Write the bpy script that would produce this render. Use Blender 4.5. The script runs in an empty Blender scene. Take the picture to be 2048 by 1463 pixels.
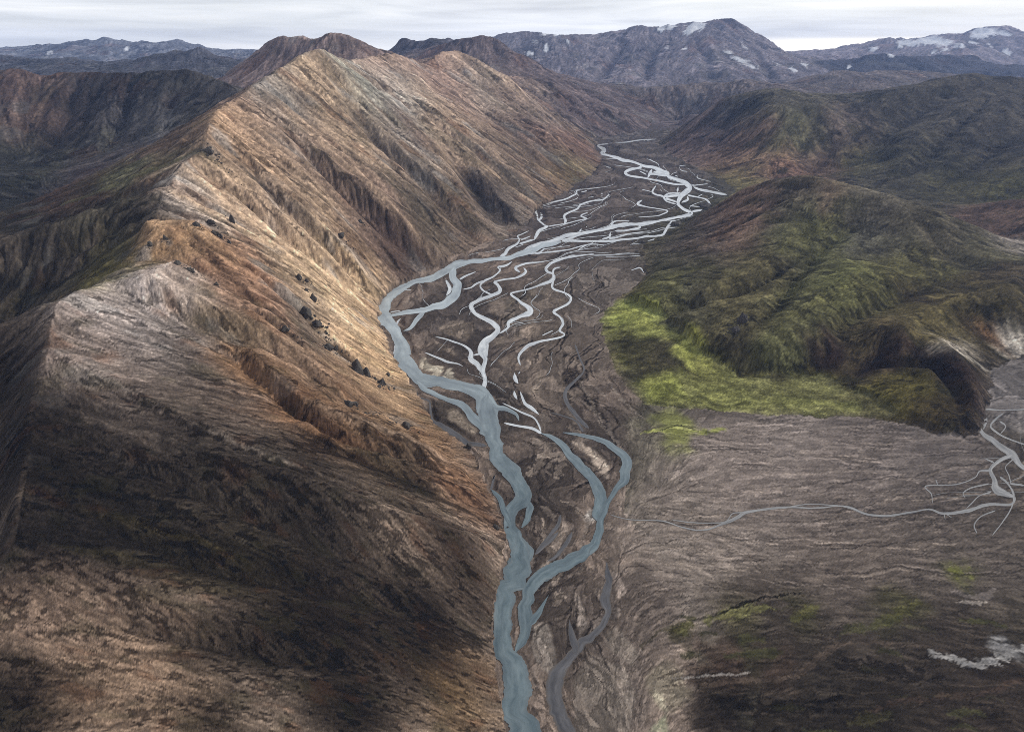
import bpy, math, random
import numpy as np

# ------------------------------------------------------------------ camera, sky, sun
S = bpy.context.scene
COL = S.collection
H = 300.0                      # camera height above the valley floor (m)
FPX = 1365.33                  # focal length in photograph pixels (24 mm on 36 mm)
PITCH = math.radians(24.3)
cam_d = bpy.data.cameras.new("camera")
cam_d.lens = 24.0
cam_d.sensor_width = 36.0
cam_d.clip_start = 1.0
cam_d.clip_end = 60000.0
cam = bpy.data.objects.new("camera", cam_d)
COL.objects.link(cam)
cam.location = (0, 0, H)
cam.rotation_euler = (math.pi / 2 - PITCH, 0, 0)
S.camera = cam

SUN_EL = math.radians(31)
SUN_AZ = math.radians(60)      # clockwise from +Y (the view direction)
W = bpy.data.worlds.new("World")
S.world = W
W.use_nodes = True
nt = W.node_tree
nt.nodes.clear()
def N(t, kind, **kw):
    n = t.nodes.new(kind)
    for k, v in kw.items():
        if k.startswith("in_"):
            n.inputs[k[3:]].default_value = v
        else:
            setattr(n, k, v)
    return n
def ramp(t, stops, interp='LINEAR'):
    n = t.nodes.new("ShaderNodeValToRGB")
    n.color_ramp.interpolation = interp
    e = n.color_ramp.elements
    e[0].position, e[0].color = stops[0][0], stops[0][1]
    e[1].position, e[1].color = stops[1][0], stops[1][1]
    for p, c in stops[2:]:
        x = e.new(p); x.color = c
    return n
out = N(nt, "ShaderNodeOutputWorld")
sky = N(nt, "ShaderNodeTexSky")
sky.sky_type = 'NISHITA'
sky.sun_disc = False
sky.sun_elevation = SUN_EL
sky.sun_rotation = SUN_AZ
bg_sky = N(nt, "ShaderNodeBackground"); bg_sky.inputs[1].default_value = 0.11
nt.links.new(sky.outputs[0], bg_sky.inputs[0])
tc = N(nt, "ShaderNodeTexCoord")
mp = N(nt, "ShaderNodeMapping")
mp.inputs['Scale'].default_value = (2.2, 1.6, 30.0)
nt.links.new(tc.outputs['Generated'], mp.inputs[0])
n1 = N(nt, "ShaderNodeTexNoise"); n1.inputs['Scale'].default_value = 1.6; n1.inputs['Detail'].default_value = 7; n1.inputs['Roughness'].default_value = 0.55
n1.inputs['Distortion'].default_value = 0.4
nt.links.new(mp.outputs[0], n1.inputs['Vector'])
cl = ramp(nt, [(0.32, (0.58, 0.59, 0.605, 1)), (0.70, (0.98, 0.965, 0.935, 1)), (0.5, (0.775, 0.785, 0.79, 1))])
nt.links.new(n1.outputs[0], cl.inputs[0])
# the deck is a little darker overhead than towards the horizon
sep = N(nt, "ShaderNodeSeparateXYZ"); nt.links.new(tc.outputs['Generated'], sep.inputs[0])
zr = ramp(nt, [(0.0, (1.30, 1.30, 1.30, 1)), (0.10, (1.0, 1.0, 1.0, 1)), (1.0, (0.36, 0.375, 0.40, 1)), (0.25, (0.55, 0.56, 0.58, 1))])
nt.links.new(sep.outputs['Z'], zr.inputs[0])
mulz = N(nt, "ShaderNodeMixRGB", blend_type='MULTIPLY'); mulz.inputs[0].default_value = 1
nt.links.new(cl.outputs[0], mulz.inputs[1]); nt.links.new(zr.outputs[0], mulz.inputs[2])
bg_cl = N(nt, "ShaderNodeBackground"); bg_cl.inputs[1].default_value = 1.27
nt.links.new(mulz.outputs[0], bg_cl.inputs[0])
# cover: thin towards the left and in the slit above the horizon to the right
n2 = N(nt, "ShaderNodeTexNoise"); n2.inputs['Scale'].default_value = 1.1; n2.inputs['Detail'].default_value = 5
mp2 = N(nt, "ShaderNodeMapping"); mp2.inputs['Scale'].default_value = (1.5, 1.2, 16.0); mp2.inputs['Location'].default_value = (3.1, 0.4, 0.2)
nt.links.new(tc.outputs['Generated'], mp2.inputs[0]); nt.links.new(mp2.outputs[0], n2.inputs['Vector'])
cov = ramp(nt, [(0.36, (0.76, 0.76, 0.76, 1)), (0.60, (0.98, 0.98, 0.98, 1))])
nt.links.new(n2.outputs[0], cov.inputs[0])
mixb = N(nt, "ShaderNodeMixShader")
nt.links.new(cov.outputs[0], mixb.inputs[0]); nt.links.new(bg_sky.outputs[0], mixb.inputs[1]); nt.links.new(bg_cl.outputs[0], mixb.inputs[2])
# the slit of clear bright sky under the deck on the right
az = N(nt, "ShaderNodeMath", operation='ARCTAN2'); nt.links.new(sep.outputs['X'], az.inputs[0]); nt.links.new(sep.outputs['Y'], az.inputs[1])
azm = N(nt, "ShaderNodeMapRange", interpolation_type='SMOOTHSTEP'); azm.inputs[1].default_value = 0.24; azm.inputs[2].default_value = 0.40
nt.links.new(az.outputs[0], azm.inputs[0])
wz = N(nt, "ShaderNodeMath", operation='MULTIPLY_ADD'); wz.inputs[1].default_value = 0.012; nt.links.new(n1.outputs[0], wz.inputs[0]); nt.links.new(sep.outputs['Z'], wz.inputs[2])
elm = N(nt, "ShaderNodeMapRange", interpolation_type='SMOOTHSTEP'); elm.inputs[1].default_value = 0.030; elm.inputs[2].default_value = 0.022
nt.links.new(wz.outputs[0], elm.inputs[0])
slit = N(nt, "ShaderNodeMath", operation='MULTIPLY'); nt.links.new(azm.outputs[0], slit.inputs[0]); nt.links.new(elm.outputs[0], slit.inputs[1])
bg_sl = N(nt, "ShaderNodeBackground"); bg_sl.inputs[0].default_value = (1.0, 0.93, 0.80, 1); bg_sl.inputs[1].default_value = 2.0
mixs = N(nt, "ShaderNodeMixShader")
nt.links.new(slit.outputs[0], mixs.inputs[0]); nt.links.new(mixb.outputs[0], mixs.inputs[1]); nt.links.new(bg_sl.outputs[0], mixs.inputs[2])
nt.links.new(mixs.outputs[0], out.inputs[0])

sd = bpy.data.lights.new("sun", 'SUN')
sd.energy = 3.0
sd.angle = math.radians(7)
sd.color = (1.0, 0.955, 0.89)
sun = bpy.data.objects.new("sun", sd)
COL.objects.link(sun)
from mathutils import Vector
sdir = Vector((math.sin(SUN_AZ) * math.cos(SUN_EL), math.cos(SUN_AZ) * math.cos(SUN_EL), math.sin(SUN_EL)))
sun.rotation_euler = sdir.to_track_quat('Z', 'Y').to_euler()
sun.location = (0, 0, 1500)

S.render.engine = 'CYCLES'
S.cycles.use_denoising = False
S.cycles.filter_width = 0.9
S.cycles.max_bounces = 5
S.cycles.diffuse_bounces = 2
S.cycles.glossy_bounces = 2
S.cycles.volume_bounces = 1
S.view_settings.view_transform = 'Standard'
S.view_settings.look = 'None'
S.view_settings.exposure = 0.0
S.view_settings.gamma = 1.0
S.view_settings.use_curve_mapping = False

# ------------------------------------------------------------------ measuring helpers
CP, SP = math.cos(PITCH), math.sin(PITCH)
def ray(px, py):
    cx = (px - 1024.0) / FPX
    cy = (731.5 - py) / FPX
    return cx, CP + cy * SP, -SP + cy * CP
def on_ground(px, py, z=0.0):
    dx, dy, dz = ray(px, py)
    t = (z - H) / dz
    return dx * t, dy * t
def at_dist(px, py, Y):
    dx, dy, dz = ray(px, py)
    t = Y / dy
    return dx * t, Y, H + dz * t
def project(X, Y, Z):
    fw = Y * CP - (Z - H) * SP
    up = Y * SP + (Z - H) * CP
    fw = np.maximum(fw, 1.0)
    return 1024 + FPX * X / fw, 731.5 - FPX * up / fw

# ------------------------------------------------------------------ terrain grid (finer near, coarser far)
C, R = 1190, 1310
T0, T1 = -1.07, 1.07
L0, L1 = 4.84, 9.52
dth = (T1 - T0) / (C - 1)
dlr = (L1 - L0) / (R - 1)
TH = np.linspace(T0, T1, C)
LR = np.linspace(L0, L1, R)
RR = np.exp(LR)[:, None]
GX = RR * np.sin(TH)[None, :]
GY = RR * np.cos(TH)[None, :]
def to_grid(x, y):
    r = np.hypot(x, y)
    return (np.log(r) - L0) / dlr, (np.arctan2(x, y) - T0) / dth
rng = np.random.default_rng(11)

def upsample(a, R2, C2):
    def axis(a, n2):
        n = a.shape[0]
        u = np.linspace(1, n - 2.001, n2)
        k = np.floor(u).astype(int); f = (u - k)[:, None]
        w0 = ((-f + 2) * f - 1) * f / 2; w1 = ((3 * f - 5) * f * f + 2) / 2
        w2 = ((-3 * f + 4) * f + 1) * f / 2; w3 = (f - 1) * f * f / 2
        return w0 * a[k - 1] + w1 * a[k] + w2 * a[k + 1] + w3 * a[np.minimum(k + 2, n - 1)]
    return axis(axis(a, R2).T, C2).T
def noise(scale, shape=(R, C)):
    """smooth noise with features about `scale` radians across"""
    n = max(5, int((L1 - L0) / scale) + 4); m = max(5, int((T1 - T0) / scale) + 4)
    if n >= shape[0] or m >= shape[1]:
        return rng.standard_normal(shape)
    return upsample(rng.standard_normal((n, m)), *shape)
def fbm(scale, octs, gain=0.5):
    s = 0; a = 1; tot = 0
    for _ in range(octs):
        s = s + a * noise(scale); tot += a * a; a *= gain; scale *= 0.5
    return s / math.sqrt(tot)
def blur(a, n, k=1):
    for _ in range(n):
        b = a.copy()
        b[k:-k] = 0.25 * a[:-2 * k] + 0.5 * a[k:-k] + 0.25 * a[2 * k:]
        a = b.copy()
        a[:, k:-k] = 0.25 * b[:, :-2 * k] + 0.5 * b[:, k:-k] + 0.25 * b[:, 2 * k:]
    return a
def sample(a, i, j):
    i = np.clip(i, 0, R - 1.001); j = np.clip(j, 0, C - 1.001)
    i0 = i.astype(np.int32); j0 = j.astype(np.int32)
    fi = (i - i0).astype(np.float32); fj = (j - j0).astype(np.float32)
    f = a.ravel(); k = i0 * C + j0
    return (f[k] * (1 - fj) + f[k + 1] * fj) * (1 - fi) + (f[k + C] * (1 - fj) + f[k + C + 1] * fj) * fi
def in_poly(x, y, poly):
    r = np.zeros(x.shape, bool)
    n = len(poly)
    for a in range(n):
        x1, y1 = poly[a]; x2, y2 = poly[(a + 1) % n]
        if y1 == y2: continue
        c = ((y1 > y) != (y2 > y)) & (x < (x2 - x1) * (y - y1) / (y2 - y1) + x1)
        r ^= c
    return r

# ------------------------------------------------------------------ crests, ribs and thalwegs: (photo x, photo y, metres ahead)
LINES = {
 'ridge': [
  [(925,100,2500),(885,104,2430),(850,125,2300),(815,116,2150),(785,106,2000),(740,112,1850),(690,118,1650),(660,104,1550),(640,95,1500),(600,112,1430),(530,155,1260),(515,163,1230),
   (470,195,1120),(430,225,1010),(415,262,930),(405,300,875),(370,325,830),(340,370,760),(320,410,700),(300,452,645),(270,500,600),(230,560,515),(125,595,450),
   (90,690,395),(60,800,342),(20,1050,248),(-120,1400,166),(-200,1700,120)],
  [(925,100,2500),(1000,140,2480),(1060,190,2480),(1130,250,2500),(1190,288,2550)],
  [(900,185,2050),(1000,245,2040),(1100,262,2080),(1150,296,2100),(1195,328,2130)],
  [(785,106,2000),(850,170,1900),(900,185,2050)],
  [(740,140,1700),(790,178,1700),(845,195,1680),(900,250,1620),(980,320,1560),(1040,380,1500),(1080,412,1480)],
  [(640,95,1500),(700,160,1460),(770,250,1400),(860,330,1340),(930,400,1290),(1000,450,1270)],
  [(530,155,1260),(610,240,1200),(700,320,1130),(790,410,1080),(860,480,1060),(895,512,1060)],
  [(430,225,1010),(510,310,960),(600,400,910),(690,490,880),(765,575,870)],
  [(340,370,760),(430,430,740),(530,500,715),(640,580,700),(720,650,690),(785,710,680)],
  [(300,452,645),(385,440,660),(440,490,640),(540,570,620),(620,640,600),(700,720,590),(800,768,610)],
  [(230,560,515),(360,530,555),(450,590,545),(560,650,530),(640,720,510),(740,800,505),(860,870,500)],
  [(125,595,450),(280,630,470),(400,660,480),(520,740,455),(650,820,440),(800,890,450),(925,932,460)],
  [(90,690,395),(350,830,350),(560,930,325),(760,1010,325),(960,1070,352)],
  [(60,800,342),(300,915,310),(520,1020,292),(760,1120,292),(985,1210,312)],
  [(20,1050,248),(250,1152,230),(500,1252,223),(750,1350,226),(990,1420,242)],
  [(-120,1400,166),(150,1480,157),(500,1550,162),(900,1600,182)],
  [(405,300,875),(330,322,870),(250,350,850),(150,395,830),(100,415,820),(0,435,800),(-100,460,780)],
  [(340,370,760),(240,398,720),(150,430,680),(0,480,640),(-120,520,600)],
  [(340,395,760),(200,420,760),(80,452,740),(-40,480,720)],
  [(300,452,645),(220,500,640),(130,560,610),(40,590,590),(-80,640,560)],
  [(125,595,450),(60,622,440),(0,642,440),(-120,690,400)],
 ],
 'mountain': [
  [(-150,150,1850),(-50,142,1850),(0,138,1850),(40,132,1850),(62,140,1850),(90,150,1850),(140,143,1850),(210,142,1850),(290,142,1850),(380,140,1850),(420,150,1830),(460,172,1750),(480,190,1650)],
  [(90,150,1850),(75,210,1700),(60,270,1560),(20,340,1400)],
  [(210,142,1850),(190,210,1700),(170,280,1550),(130,345,1380)],
  [(330,160,1800),(310,220,1680),(260,290,1520)],
  [(470,215,1560),(400,232,1600),(330,275,1480),(250,330,1350),(100,400,1150),(0,440,1000),(-150,500,900)],
 ],
 'blue_left': [
  [(-120,118,4200),(0,106,4200),(30,112,4200),(60,121,4200),(100,122,4200),(130,114,4200),(148,111,4200),(160,118,4200),(200,127,4200),(250,125,4200),(290,120,4200),(320,105,4200),(340,97,4200),(360,98,4200),
   (372,101,4200),(400,95,4200),(412,96,4200),(430,108,4200),(460,122,4200),(490,118,4200),(530,125,4100)],
 ],
 'far_left': [
  [(-150,105,9000),(0,100,9000),(30,98,9000),(55,92,9000),(80,89,9000),(105,90,9000),(122,97,9000),(155,78,9000),(190,77,9000),(200,74,9000),(215,75,9000),(262,84,9000),(290,82,9000),(340,83,9000),(400,91,9000),
   (430,100,9000),(470,102,9000),(490,98,9000),(512,99,9000),(560,101,9000)],
 ],
 'behind_ridge': [
  [(430,165,2500),(470,140,2600),(505,106,2700),(515,98,2700),(540,82,2700),(560,73,2700),(567,71,2700),(580,74,2700),(605,66,2700),(632,74,2700),(655,65,2700),(665,64,2700),(690,69,2700),(700,71,2700),(720,80,2700),
   (748,92,2700),(765,97,2700),(800,112,2700)],
 ],
 'crag': [
  [(770,112,4200),(785,98,4200),(798,80,4200),(820,77,4200),(835,83,4200),(855,79,4200),(862,73,4200),(870,72,4200),(880,77,4200),(895,73,4200),(915,73,4200)],
 ],
 'purple': [
  [(840,118,3800),(860,96,3800),(880,86,3800),(920,75,3800),(950,69,3800),(975,70,3800),(1000,78,3800),(1020,92,3780),(1060,120,3700),(1110,160,3600),(1180,195,3550),(1260,225,3500)],
  [(1010,150,3100),(1100,165,3200),(1180,200,3200),(1250,228,3250),(1300,242,3400)],
 ],
 'plateau': [
  [(960,78,7600),(985,70,7600),(1010,64,7600),(1050,62,7600),(1090,64,7600),(1130,69,7600),(1162,71,7700)],
 ],
 'big': [
  [(1162,71,7800),(1172,69,7800),(1195,63,7800),(1200,65,7800),(1240,57,7800),(1260,55,7800),(1285,50,7800),(1300,53,7800),(1330,52,7800),(1345,50,7800),(1370,46,7800),(1400,40,7800),(1420,36,7800),
   (1445,36,7800),(1470,38,7800),(1480,46,7800),(1495,55,7800),(1520,66,7800),(1535,78,7800),(1550,92,7800),(1575,102,7900)],
  [(1430,36,7800),(1420,80,7000),(1440,125,6200),(1480,165,5500)],
  [(1300,53,7800),(1270,100,6900),(1230,150,6000)],
  [(1350,80,7300),(1340,130,6300),(1370,170,5500)],
  [(1200,65,7800),(1180,110,6800),(1150,160,5800)],
  [(1520,66,7800),(1560,115,6900),(1580,155,6000)],
 ],
 'right_far': [
  [(1575,102,9900),(1600,104,9900),(1640,101,9900),(1665,103,9900),(1700,92,9900),(1745,80,9900),(1800,79,9900),(1850,73,9900),(1870,69,9900),(1895,70,9900),(1920,62,9900),(1970,56,9900),(2000,51,9900),(2020,51,9900),
   (2040,58,9900),(2070,66,9900),(2200,85,9900)],
  [(1920,62,9900),(1930,95,8800),(1960,120,8000)],
 ],
 'dark_right': [
  [(1690,140,6600),(1720,120,6700),(1740,112,6800),(1780,109,6800),(1830,112,6800),(1870,110,6800),(1900,107,6800),(1940,109,6800),(1960,120,6800),(1985,138,6800)],
 ],
 'mid_right': [
  [(1590,172,4500),(1619,156,4600),(1638,146,4700),(1678,141,4800),(1732,145,4800),(1756,139,4900),(1857,145,4900),(1910,152,4900),(2050,158,4900)],
  [(1326,174,4000),(1404,167,4100),(1463,160,4100),(1490,157,4100),(1521,160,4100),(1537,172,4000)],
 ],
 'hill_a': [
  [(1306,281,2830),(1365,250,2750),(1404,219,2700),(1443,191,2650),(1482,182,2650),(1521,175,2650),(1560,173,2650),(1584,178,2600),(1638,191,2500),(1697,207,2400),(1740,238,2250)],
  [(1521,175,2650),(1540,215,2350),(1560,265,2150),(1600,335,2010)],
  [(1440,250,2450),(1460,300,2200),(1440,345,2020)],
  [(1600,215,2300),(1680,235,2230)],
 ],
 'hill_b': [
  [(1748,201,2400),(1795,184,2450),(1834,168,2500),(1873,156,2530),(1912,148,2550),(1951,141,2600),(1971,145,2600),(2010,150,2550),(2048,152,2500),(2200,165,2400)],
  [(1912,148,2550),(1860,240,2250),(1760,310,2020),(1670,338,1960)],
  [(2048,200,2350),(1980,280,2000),(1860,345,1800),(1770,370,1720)],
  [(1900,428,1420),(1940,412,1390),(1990,400,1340),(2048,394,1300),(2180,388,1240)],
  [(1990,400,1340),(1985,440,1240)],
  [(1660,345,1930),(1720,362,1780),(1800,388,1630),(1950,402,1580),(2048,420,1490),(2200,440,1400)],
 ],
 'hill_c': [
  [(1345,462,1270),(1400,425,1300),(1450,395,1300),(1500,368,1290),(1550,350,1280),(1600,343,1260),(1640,348,1230),(1700,365,1200),(1760,380,1150),(1820,395,1120),(1900,425,1080),(1960,460,1040),(2048,510,980),(2180,560,900)],
  [(1640,348,1230),(1690,410,1120),(1780,470,1030),(1760,520,930),(1700,560,830),(1600,640,735),(1525,705,662)],
  [(1600,343,1260),(1540,430,1130),(1440,510,1010),(1330,560,920),(1270,590,885)],
  [(1250,592,860),(1310,640,770),(1400,705,690),(1480,748,648),(1640,746,650)],
  [(1820,395,1120),(1860,450,1040),(1900,520,930)],
 ],
 'spur': [
  [(1668,704,662),(1780,636,740),(1904,607,770),(1966,582,800),(2048,549,850),(2200,520,880)],
  [(1759,665,690),(1870,669,670),(1922,712,622),(1956,776,566),(1940,818,540),(1926,856,522)],
  [(1700,765,620),(1790,772,605),(1880,790,580),(1915,840,545)],
  [(1690,690,690),(1720,735,640)],
  [(1890,640,745),(2000,632,740),(2100,620,740)],
 ],
}
GULLIES = [                     # (depth in m, half width in photo px, photo points) cut into the first surface seen there
 (29, 43, [(660,140),(720,230),(790,300),(850,350),(905,415),(935,470)]),
 (37, 56, [(900,290),(945,350),(985,410),(1015,445)]),
 (26, 43, [(560,235),(650,330),(735,410),(810,490),(848,545)]),
 (18, 33, [(485,300),(560,390),(640,460),(720,540),(775,590)]),
 (19, 33, [(420,345),(500,400),(590,475),(680,545),(745,605)]),
 (14, 29, [(440,470),(500,530),(590,600),(680,690),(770,750)]),
 (9, 25, [(410,560),(500,620),(600,690),(700,760),(800,830)]),
 (10, 32, [(420,680),(500,740),(600,830),(700,890),(850,940),(950,990)]),
 (5, 50, [(200,760),(340,830),(520,900),(700,965),(880,1030),(990,1060)]),
 (3, 55, [(150,880),(330,960),(520,1040),(720,1120),(900,1180)]),
 (3, 62, [(200,1060),(400,1130),(600,1170),(780,1200),(950,1250)]),
 (3, 83, [(250,1250),(450,1290),(700,1330),(940,1380)]),
 (22, 36, [(800,160),(870,230),(950,290),(1040,370),(1080,400)]),
 (19, 33, [(940,190),(1010,250),(1060,300),(1130,350)]),
 (16, 27, [(1020,180),(1080,235),(1150,290),(1185,310)]),
 (14, 29, [(700,300),(760,360),(850,420),(920,480)]),
 (14, 22, [(1740,238),(1705,272),(1640,325),(1560,350)]),
 (16, 22, [(1470,205),(1450,255),(1410,300)]),
 (16, 22, [(1560,235),(1525,290),(1480,335)]),
 (16, 20, [(1640,230),(1610,280),(1580,325)]),
 (18, 25, [(1880,190),(1800,250),(1720,320)]),
 (18, 25, [(1990,200),(1900,280),(1790,350)]),
 (18, 25, [(2060,260),(1960,320),(1860,375)]),
 (14, 25, [(1630,490),(1540,555),(1450,592),(1370,608),(1310,630)]),
 (12, 30, [(1560,400),(1460,450),(1370,500)]),
 (12, 30, [(1720,440),(1640,500),(1560,610),(1490,690)]),
 (10, 27, [(1640,690),(1700,640),(1800,590),(1900,540)]),
 (10, 17, [(1715,748),(1790,722),(1860,726),(1905,765),(1922,825)]),
 (10, 27, [(1840,440),(1900,500),(1990,540)]),
 (21, 25, [(150,160),(130,230),(90,310)]),
 (21, 25, [(260,160),(240,230),(200,300)]),
 (18, 22, [(360,160),(330,230),(300,290)]),
 (13, 20, [(60,440),(150,425),(250,385),(330,345)]),
 (10, 20, [(60,520),(170,480),(260,430)]),
 (120, 16, [(1390,70),(1420,120),(1460,160)]),
 (100, 16, [(1250,80),(1220,120),(1190,160)]),
 (100, 16, [(1320,75),(1300,115),(1290,160)]),
 (100, 16, [(1500,85),(1530,130),(1550,165)]),
]
# low ground nobody sees, behind crests: (photo x, height, metres ahead)
LOWS = [
 [(-150,90,2400),(300,120,2500),(430,130,2200)],
 [(-150,60,5800),(300,60,5800),(600,60,5600),(750,80,5600)],
 [(600,150,3400),(760,170,3300),(900,150,3100)],
 [(900,100,5600),(1000,80,5400),(1100,70,5000),(1300,60,4900),(1500,75,5000),(1600,90,5300),(1750,110,5700),(2050,120,5800)],
 [(-200,60,12800),(600,60,12800),(1100,60,12800),(1600,60,12800),(2250,60,12800)],
 [(1600,120,7600),(1800,140,7900),(2100,150,7900)],
 [(1330,40,3400),(1420,50,3500),(1560,70,3600),(1720,90,3500),(2050,110,3500)],
 [(1480,8,1640),(1560,10,1580),(1700,15,1450),(1850,20,1330),(2000,18,1180),(2250,18,1090)],
 [(-330,100,400),(-420,80,300),(-600,60,200)],
 [(-150,70,520),(-250,60,600)],
 [(560,110,1750),(640,160,1900),(740,190,2300)],
]
PLAIN_PX = [(1015,1700),(1010,1463),(990,1330),(985,1250),(1000,1140),(1012,1085),(1000,1030),(968,960),(940,895),(870,850),(830,780),(785,715),(755,640),(757,610),(775,585),(830,555),(905,520),(960,495),(1010,478),
 (1060,450),(1072,420),(1130,385),(1190,350),(1205,325),(1195,300),(1185,282),(1270,268),(1300,256),(1330,246),(1370,241),(1345,262),(1310,288),(1350,315),(1400,340),(1450,362),(1475,385),(1440,402),(1400,427),(1348,468),
 (1287,490),(1290,560),(1230,605),(1200,640),(1215,700),(1240,760),(1290,808),(1500,828),(1700,834),(1800,845),(1885,872),(1955,876),(1972,830),(1985,746),(2048,713),(2300,690),(2700,900),(2900,1700)]
PLAIN = [on_ground(*p) for p in PLAIN_PX]

cv = np.zeros((R, C)); cn = np.zeros((R, C)); lab = np.full((R, C), -1, np.int16)
names = list(LINES)
def put_line(pts, li):
    P = np.array(pts, float)
    out_ = []
    for a, b in zip(P[:-1], P[1:]):
        ia, ja = to_grid(a[0], a[1]); ib, jb = to_grid(b[0], b[1])
        n = int(max(abs(ia - ib), abs(ja - jb)) * 1.5) + 2
        t = np.linspace(0, 1, n)[:, None]
        out_.append(np.hstack([ia + (ib - ia) * t, ja + (jb - ja) * t, a[2] + (b[2] - a[2]) * t]))
    q = np.vstack(out_)
    i = np.rint(q[:, 0]).astype(int); j = np.rint(q[:, 1]).astype(int)
    ok = (i >= 0) & (i < R) & (j >= 0) & (j < C)
    np.add.at(cv, (i[ok], j[ok]), q[ok, 2]); np.add.at(cn, (i[ok], j[ok]), 1)
    if li >= 0: lab[i[ok], j[ok]] = li
def smooth_line(pts, n=6):
    P = np.array(pts, float)
    if len(P) < 3: return P
    Q = np.vstack([2 * P[0] - P[1], P, 2 * P[-1] - P[-2]])
    o = []
    for k in range(1, len(Q) - 2):
        for t in np.linspace(0, 1, n, endpoint=False):
            o.append(0.5 * (2 * Q[k] + (Q[k + 1] - Q[k - 1]) * t + (2 * Q[k - 1] - 5 * Q[k] + 4 * Q[k + 1] - Q[k + 2]) * t * t + (3 * Q[k] - Q[k - 1] - 3 * Q[k + 1] + Q[k + 2]) * t ** 3))
    o.append(P[-1])
    return np.array(o)
for li, nm in enumerate(names):
    for ln in LINES[nm]:
        put_line(smooth_line([at_dist(*p) for p in ln], 4), li)
for ln in LOWS:
    put_line([((p[0] - 1024) / FPX * p[2] / 1.08, p[2], p[1]) for p in ln], -1)
edge_i, edge_j = fbm(0.02, 4, 0.6), fbm(0.02, 4, 0.6)
plain = in_poly(GX + edge_i * RR * 0.0022, GY + edge_j * RR * 0.004, PLAIN)
cons = cn > 0
val = np.where(cons, cv / np.maximum(cn, 1), 0.0)
cons |= plain
val[plain] = 0.0

def solve(val, cons, levels=6):
    pyr = [(val, cons.astype(float))]
    for _ in range(levels):
        v, c = pyr[-1]
        r2, c2 = (v.shape[0] + 1) // 2, (v.shape[1] + 1) // 2
        vp = np.zeros((r2 * 2, c2 * 2)); cp = np.zeros((r2 * 2, c2 * 2))
        vp[:v.shape[0], :v.shape[1]] = v * c; cp[:v.shape[0], :v.shape[1]] = c
        cs = cp.reshape(r2, 2, c2, 2).sum((1, 3)); vs = vp.reshape(r2, 2, c2, 2).sum((1, 3))
        m = cs > 0
        pyr.append((np.where(m, vs / np.maximum(cs, 1e-9), 0), m.astype(float)))
    h = None
    wr, wt = 1 / dlr ** 2, 1 / dth ** 2
    for lv in range(levels, -1, -1):
        v, c = pyr[lv]; m = c > 0
        if h is None:
            h = np.full(v.shape, v[m].mean())
        else:
            r2, c2 = v.shape
            ii = np.clip((np.arange(r2) - 0.5) / 2, 0, h.shape[0] - 1.001); jj = np.clip((np.arange(c2) - 0.5) / 2, 0, h.shape[1] - 1.001)
            i0 = ii.astype(int); j0 = jj.astype(int); fi = (ii - i0)[:, None]; fj = (jj - j0)[None]
            i1 = np.minimum(i0 + 1, h.shape[0] - 1); j1 = np.minimum(j0 + 1, h.shape[1] - 1)
            h = (h[i0][:, j0] * (1 - fj) + h[i0][:, j1] * fj) * (1 - fi) + (h[i1][:, j0] * (1 - fj) + h[i1][:, j1] * fj) * fi
        h[m] = v[m]
        rb = (np.add.outer(np.arange(v.shape[0]), np.arange(v.shape[1])) % 2)
        free = [(rb == k) & ~m for k in (0, 1)]
        its = [45, 60, 90, 150, 250, 400, 600][lv]
        om = 1.6 if lv > 0 else 1.4
        for _ in range(its):
            for k in (0, 1):
                p = np.pad(h, 1, mode='edge')
                a = (wr * (p[:-2, 1:-1] + p[2:, 1:-1]) + wt * (p[1:-1, :-2] + p[1:-1, 2:])) / (2 * (wr + wt))
                h = np.where(free[k], h + om * (a - h), h)
    return h
base = solve(val, cons)

# which feature every piece of ground belongs to (nearest crest)
sub = 4
lb = np.full((R // sub, C // sub), -1, np.int16)
for a in range(sub):
    for b in range(sub):
        q = lab[a:R // sub * sub:sub, b:C // sub * sub:sub]
        lb = np.where(lb < 0, q, lb)
for _ in range(400):
    if (lb >= 0).all(): break
    p = np.pad(lb, 1, mode='edge')
    for sh in (p[:-2, 1:-1], p[2:, 1:-1], p[1:-1, :-2], p[1:-1, 2:]):
        lb = np.where(lb < 0, sh, lb)
region = np.kron(lb, np.ones((sub, sub), np.int16))
region = np.pad(region, ((0, R - region.shape[0]), (0, C - region.shape[1])), mode='edge')
def reg_mask(*nm, soft=6):
    m = np.isin(region, [names.index(n) for n in nm]).astype(float)
    return blur(m, soft, 2)

# distance-from-plain mask and rounding of the mossy hills
plain_s = blur(plain.astype(float), 3)
green = reg_mask('hill_a', 'hill_b', 'hill_c', 'spur')
far = reg_mask('far_left', 'plateau', 'big', 'right_far', 'dark_right', 'blue_left', 'crag')
h = base.copy()
hs = blur(base, 7, 2)
h = h + (hs - h) * np.clip(green, 0, 1) * 0.75
hs = blur(base, 3)
h = h + (hs - h) * (1 - np.clip(green, 0, 1)) * 0.6
h[plain] = 0

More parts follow.
